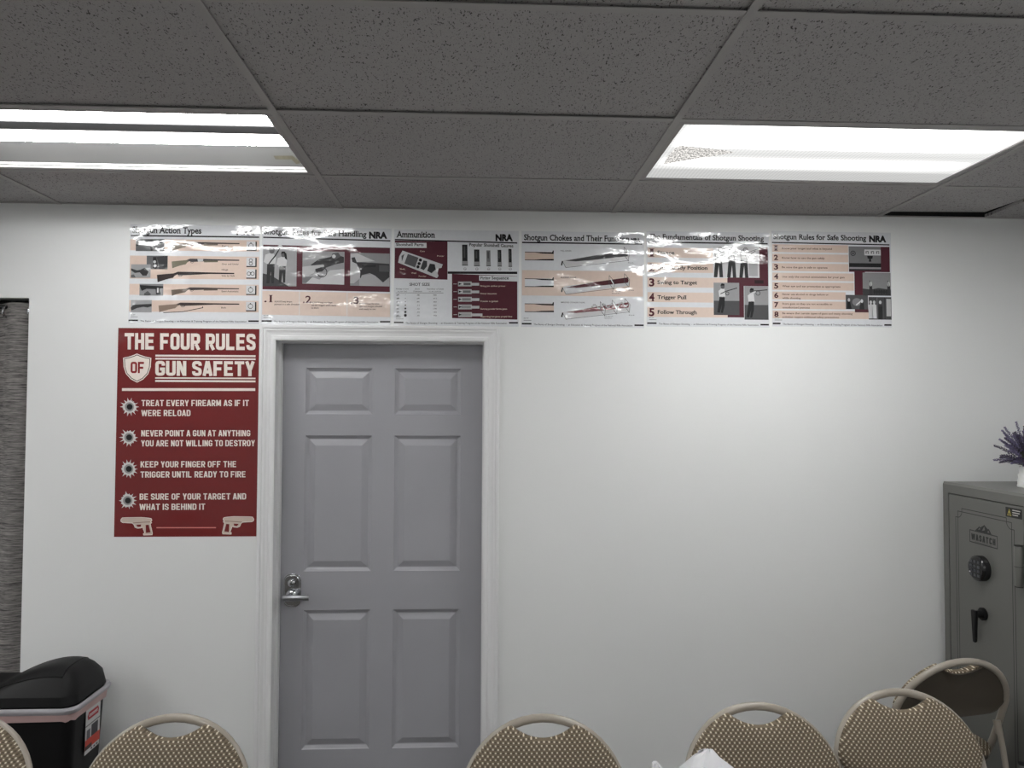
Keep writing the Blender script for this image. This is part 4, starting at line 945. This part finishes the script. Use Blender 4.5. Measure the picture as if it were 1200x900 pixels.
p = Flat(f).poly(sh, CREAM, 2); p.line([(224+(a-224)*.90, 325+(b-325)*.90) for a, b in sh], 5, ink(50, 24, 26), 3, True); p.text('OF', 176, 366, 102, 84, ink(134, 30, 34), 4, block=True); p.build('shield', r)
OFF = 757.9
rules = ((('TREAT EVERY FIREARM AS IF IT', 258, 610, 795), ('WERE RELOAD', 258, 684, 362)), (('NEVER POINT A GUN AT ANYTHING', 258, 76+OFF, 806), ('YOU ARE NOT WILLING TO DESTROY', 258, 150+OFF, 840)), (('KEEP YOUR FINGER OFF THE', 255, 305+OFF, 706), ('TRIGGER UNTIL READY TO FIRE', 255, 380+OFF, 776)), (('BE SURE OF YOUR TARGET AND', 250, 543+OFF, 784), ('WHAT IS BEHIND IT', 250, 618+OFF, 482)))
rnd = random.Random(5)
for k, rr_ in enumerate(rules):
    p = Flat(f)
    for s_, x, y, wv in rr_: p.text(s_, x, y, wv, 45, CREAM, 2, slope=-.004, block=dict(t=.165, W=.52, c=.14, gap=.085, space=.26))
    p.build('rule_text', r)
    cx_, cy_ = ((170, 616), (168, 842), (168, 316+OFF), (163, 549+OFF))[k]
    p = Flat(f); pts = []
    for q in range(56):
        a = 2*PI*q/56; rad = (70 if q % 4 == 0 else 47)+rnd.uniform(-5, 5); rad = rad if rad < 60 or rnd.random() < .8 else 54
        pts.append((cx_+rad*math.cos(a), cy_+rad*math.sin(a)))
    p.poly(pts, ink(214, 212, 210), 2); p.disc(cx_, cy_, 34, ink(150, 148, 148), 3); p.disc(cx_+2, cy_, 22, ink(22, 20, 22), 4); p.build('bullet_hole_print', r)
pis = [(0, 22), (10, 8), (30, 6), (150, 4), (195, 8), (222, 12), (228, 24), (220, 38), (226, 44), (216, 50), (232, 120), (230, 132), (168, 134), (166, 124), (176, 118), (160, 76), (146, 82), (122, 84), (104, 76), (96, 56), (84, 46), (14, 42), (2, 34)]
for ox, sg in ((114, 1), (1092, -1)):
    oy = 668+OFF - (0 if sg > 0 else 6); q = lambda L: [(ox+sg*a, oy+b) for a, b in L]
    p = Flat(f).poly(q(pis), ink(206, 190, 178), 2); p.poly(q([(182, 60), (204, 58), (218, 114), (184, 118)]), RED, 3); p.poly(q([(112, 58), (150, 56), (146, 72), (124, 74)]), RED, 3); p.line(q([(88, 46), (160, 40), (214, 38)]), 4, ink(120, 84, 80), 3); p.line(q(pis), 4, CREAM, 4, True); p.build('pistol_print', r)
Flat(f).rect(375, 744+OFF, 812, 752+OFF, ink(214, 130, 124), 2).build('rule', r)
# ------------------------------------------------------------------ folding chairs
AX, AZ, AB, HT = .235, .605, .21, .815
def yb(z): return -(HT-z)*.36 if z >= .43 else -(HT-.43)*.36-(.43-z)*.55
def fold_chair():
    t = thing('folding_chair', '', 'chair', (0, 0, 0), 0, 'padded folding chairs'); oy = .20     # origin under the seat, top of back at y = oy
    mb = MB(); pts = []
    for z in (.012, .15, .30, .40, .46, .53): pts.append((-AX+.012*(1-z/.53), yb(z)+oy, z))
    for k in range(25):
        a = PI-PI*k/24; z = AZ+AB*math.sin(a); pts.append((AX*math.cos(a), yb(z)+oy, z))
    for z in (.53, .46, .40, .30, .15, .012): pts.append((AX-.012*(1-z/.53), yb(z)+oy, z))
    mb.tube(pts, .0128, M['frame'], 14); mb.build('frame', t, smooth=True)
    # padded back with a hand-hold dip at its top
    up_ = Vector((0, .33, 1)).normalized(); nf = Vector((0, -1, .33)).normalized()
    out = []; cz = .675
    NN = 96
    def edge(a, grow):
        dx, dz = math.cos(a), math.sin(a); lo, hi = 0, .4
        for _ in range(30):
            m_ = (lo+hi)/2; x, z = dx*m_, cz+dz*m_
            ins = (x/(AX+.004+grow))**2+((max(z, AZ)-AZ)/(AB+.002+grow))**2 < 1 and z > .585-grow-.012*(1-(x/AX)**2)+.05*max(0, (abs(x)-.19)/.045)**2
            if abs(x) < .112 and z > .766+grow*.3+.040*(abs(x)/.105)**2.0: ins = False
            lo, hi = (m_, hi) if ins else (lo, m_)
        return dx*lo, dz*lo
    ring = [edge(2*PI*k/NN, 0) for k in range(NN)]
    def P3(x, dz, off): z = cz+dz; return Vector((x, yb(z)+oy, z))+nf*off
    prof_ = [(.965, -.003), (.99, .001), (1.0, .007), (.995, .014), (.97, .020), (.92, .025), (.8, .030), (.55, .033), (.25, .0345)]
    vs = []; mb = MB()
    for k_, o_ in prof_: vs += [P3(x*k_, d*k_, o_+.006) for x, d in ring]
    fs = [(i*NN+k, i*NN+(k+1) % NN, (i+1)*NN+(k+1) % NN, (i+1)*NN+k) for i in range(len(prof_)-1) for k in range(NN)]
    vs.append(P3(0, 0, .041)); L = len(vs)-1; b_ = (len(prof_)-1)*NN; fs += [(b_+k, b_+(k+1) % NN, L) for k in range(NN)]
    mb.add(vs, fs, M['fab_xz']); mb.build('back_pad', t, smooth='all')
    mb = MB(); vs = []
    for k_, o_ in ((.96, .002), (.955, -.006), (.93, -.004), (.5, .0), (.1, .001)): vs += [P3(x*k_, d*k_, o_) for x, d in ring]
    fs = [(i*NN+k, i*NN+(k+1) % NN, (i+1)*NN+(k+1) % NN, (i+1)*NN+k) for i in range(4) for k in range(NN)]; fs.append(tuple(4*NN+k for k in range(NN)))
    mb.add(vs, fs, M['panel']); mb.build('back_panel', t, smooth='all')
    # seat
    sy0, sy1, szz = -.245, .135, .445
    o1 = [(a, b) for a, b in rrect(-.205, .205, sy0, sy1, .07, 8)]; n = len(o1); cyy = (sy0+sy1)/2
    mb = MB(); vs = []; pr = [(.98, -.018), (1, -.010), (1, .0), (.985, .010), (.94, .017), (.8, .022), (.4, .025), (.05, .026)]
    for k_, o_ in pr: vs += [(a*k_, cyy+(b-cyy)*k_, szz+o_) for a, b in o1]
    fs = [(i*n+k, i*n+(k+1) % n, (i+1)*n+(k+1) % n, (i+1)*n+k) for i in range(len(pr)-1) for k in range(n)]; fs.append(tuple((len(pr)-1)*n+k for k in range(n)))
    mb.add(vs, fs, M['fab_xy']); mb.build('seat_pad', t, smooth='all')
    mb = MB(); mb.prism([(a*.97, cyy+(b-cyy)*.97) for a, b in o1], lambda u, v, d: (u, v, szz-.019-d), .016, M['panel']); mb.build('seat_pan', t, bevel=.004)
    for sx in (-1, 1):
        mb = MB(); mb.tube([(sx*.212, yb(.545)+oy+.018, .545), (sx*.212, yb(.5)+oy+.055, .46), (sx*.212, .16, .36), (sx*.214, .275, .012)], .0105, M['frame'], 12); lg = mb.build('rear_leg', t, smooth=True)
        mb = MB(); mb.tube([(sx*.214, .272, .02), (sx*.214, .277, 0)], .0135, M['rubber'], 12); mb.build('foot_cap', lg, smooth=True)
        mb = MB(); mb.tube([(sx*.212, yb(.55)+oy+.010, .552), (sx*.212, yb(.52)+oy+.034, .505)], .0135, M['frame'], 12); mb.build('pivot_sleeve', lg, smooth=True)
        mb = MB(); mb.tube([(sx*(AX-.012), yb(.03)+oy, .022), (sx*(AX-.012), yb(0)+oy, 0)], .0155, M['rubber'], 12); mb.build('foot_cap', t, smooth=True)
    mb = MB(); mb.tube([(-.213, .222, .16), (.213, .222, .16)], .007, M['frame'], 10); mb.build('stretcher', t, smooth=True)
    mb = MB(); mb.tube([(-AX+.009, yb(.12)+oy, .12), (AX-.009, yb(.12)+oy, .12)], .007, M['frame'], 10); mb.build('stretcher', t, smooth=True)
    return t
ch0 = fold_chair()
# x, y of the top of the back, turn, label
chairs = [(-1.545, 2.30, 0, 'tan dotted folding chair cut by the left edge, in front of the trash can'),
          (-.905, 2.265, 0, 'tan dotted folding chair between the trash can and the grey door'),
          (.194, 2.225, 0, 'tan dotted folding chair in front of the right-hand door casing'),
          (.868, 2.29, 0, 'tan dotted folding chair behind the crumpled white bag'),
          (1.378, 2.385, 0, 'tan dotted folding chair in front of the turned-round chair by the safe'),
          (1.795, 2.66, 187, 'folding chair turned round to show its dark brown back, beside the safe')]
for k, (x, dep, rz, lab) in enumerate(chairs):
    o = ch0 if k == 0 else copy_tree(ch0); a = R(rz)
    o.rotation_euler = (0, 0, a); o.location = (x+math.sin(a)*.20, dep-3.2559-math.cos(a)*.20, 0); o['label'] = lab
# ------------------------------------------------------------------ table below the frame, with the white bag on it
tb = thing('folding_table', 'long off-white folding table in front of the chairs, carrying the white bag', 'table', (.15, -1.72, 0))
mb = MB(); mb.prism(rrect(-1.22, 1.22, -.38, .38, .03, 5), lambda u, v, d: (u, v, .74-d), .03, M['table']); mb.build('table_top', tb, bevel=.004)
for sx in (-1, 1):
    for sy in (-1, 1):
        mb = MB(); mb.tube([(sx*1.0, sy*.15-.05, .71), (sx*1.0, sy*.15-.05, 0)], .014, M['frame'], 12); mb.build('leg', tb, smooth=True)
    mb = MB(); mb.tube([(sx*1.0, -.20, .25), (sx*1.0, .10, .25)], .010, M['frame'], 10); mb.build('stretcher', tb, smooth=True)
mb = MB(); rnd = random.Random(21); n, rws = 22, 9; vs = []
def bag_r(j): return (.105, .115, .112, .10, .086, .070, .050, .030, .010)[j]
for j in range(rws):
    for k in range(n):
        a = 2*PI*k/n; rr_ = bag_r(j)*(1+.20*rnd.uniform(-1, 1))
        vs.append((rr_*math.cos(a)*1.05, rr_*math.sin(a)*.8, (.0, .012, .03, .055, .08, .10, .128, .151, .165)[j]+(.006*rnd.uniform(-1, 1) if j else 0)))
fs = [(j*n+k, j*n+(k+1) % n, (j+1)*n+(k+1) % n, (j+1)*n+k) for j in range(rws-1) for k in range(n)]
fs.append(tuple(range(n))); vs.append((.004, 0, .169)); fs += [((rws-1)*n+k, (rws-1)*n+(k+1) % n, len(vs)-1) for k in range(n)]
mb.add(vs, fs, M['bag'])
# the handle flap that stands up at its left
vs = []; m_ = 7
for j in range(m_):
    h = j/(m_-1); wv = .045*(1-h)**.7+.008
    for k in range(6):
        u = -1+2*k/5; vs.append((-.115-.012*h+u*wv*.8+.05*(1-h), .004*math.sin(k*2.1+j), .01+.120*h+.008*(1-u*u)))
    for k in range(6):
        u = 1-2*k/5; vs.append((-.115-.012*h+u*wv*.8+.05*(1-h), .014+.004*math.sin(k*1.7+j), .01+.120*h+.008*(1-u*u)))
fs = [(j*12+k, j*12+(k+1) % 12, (j+1)*12+(k+1) % 12, (j+1)*12+k) for j in range(m_-1) for k in range(12)]; fs.append(tuple(range(12))); fs.append(tuple((m_-1)*12+k for k in range(12)))
mb.add(vs, fs, M['bag'])
bag = mb.build('plastic_bag', smooth=True); bag.location = (.565, -1.45, .7405)
tag(bag, 'crumpled white plastic bag at the bottom edge, in front of a tan chair', 'bag')
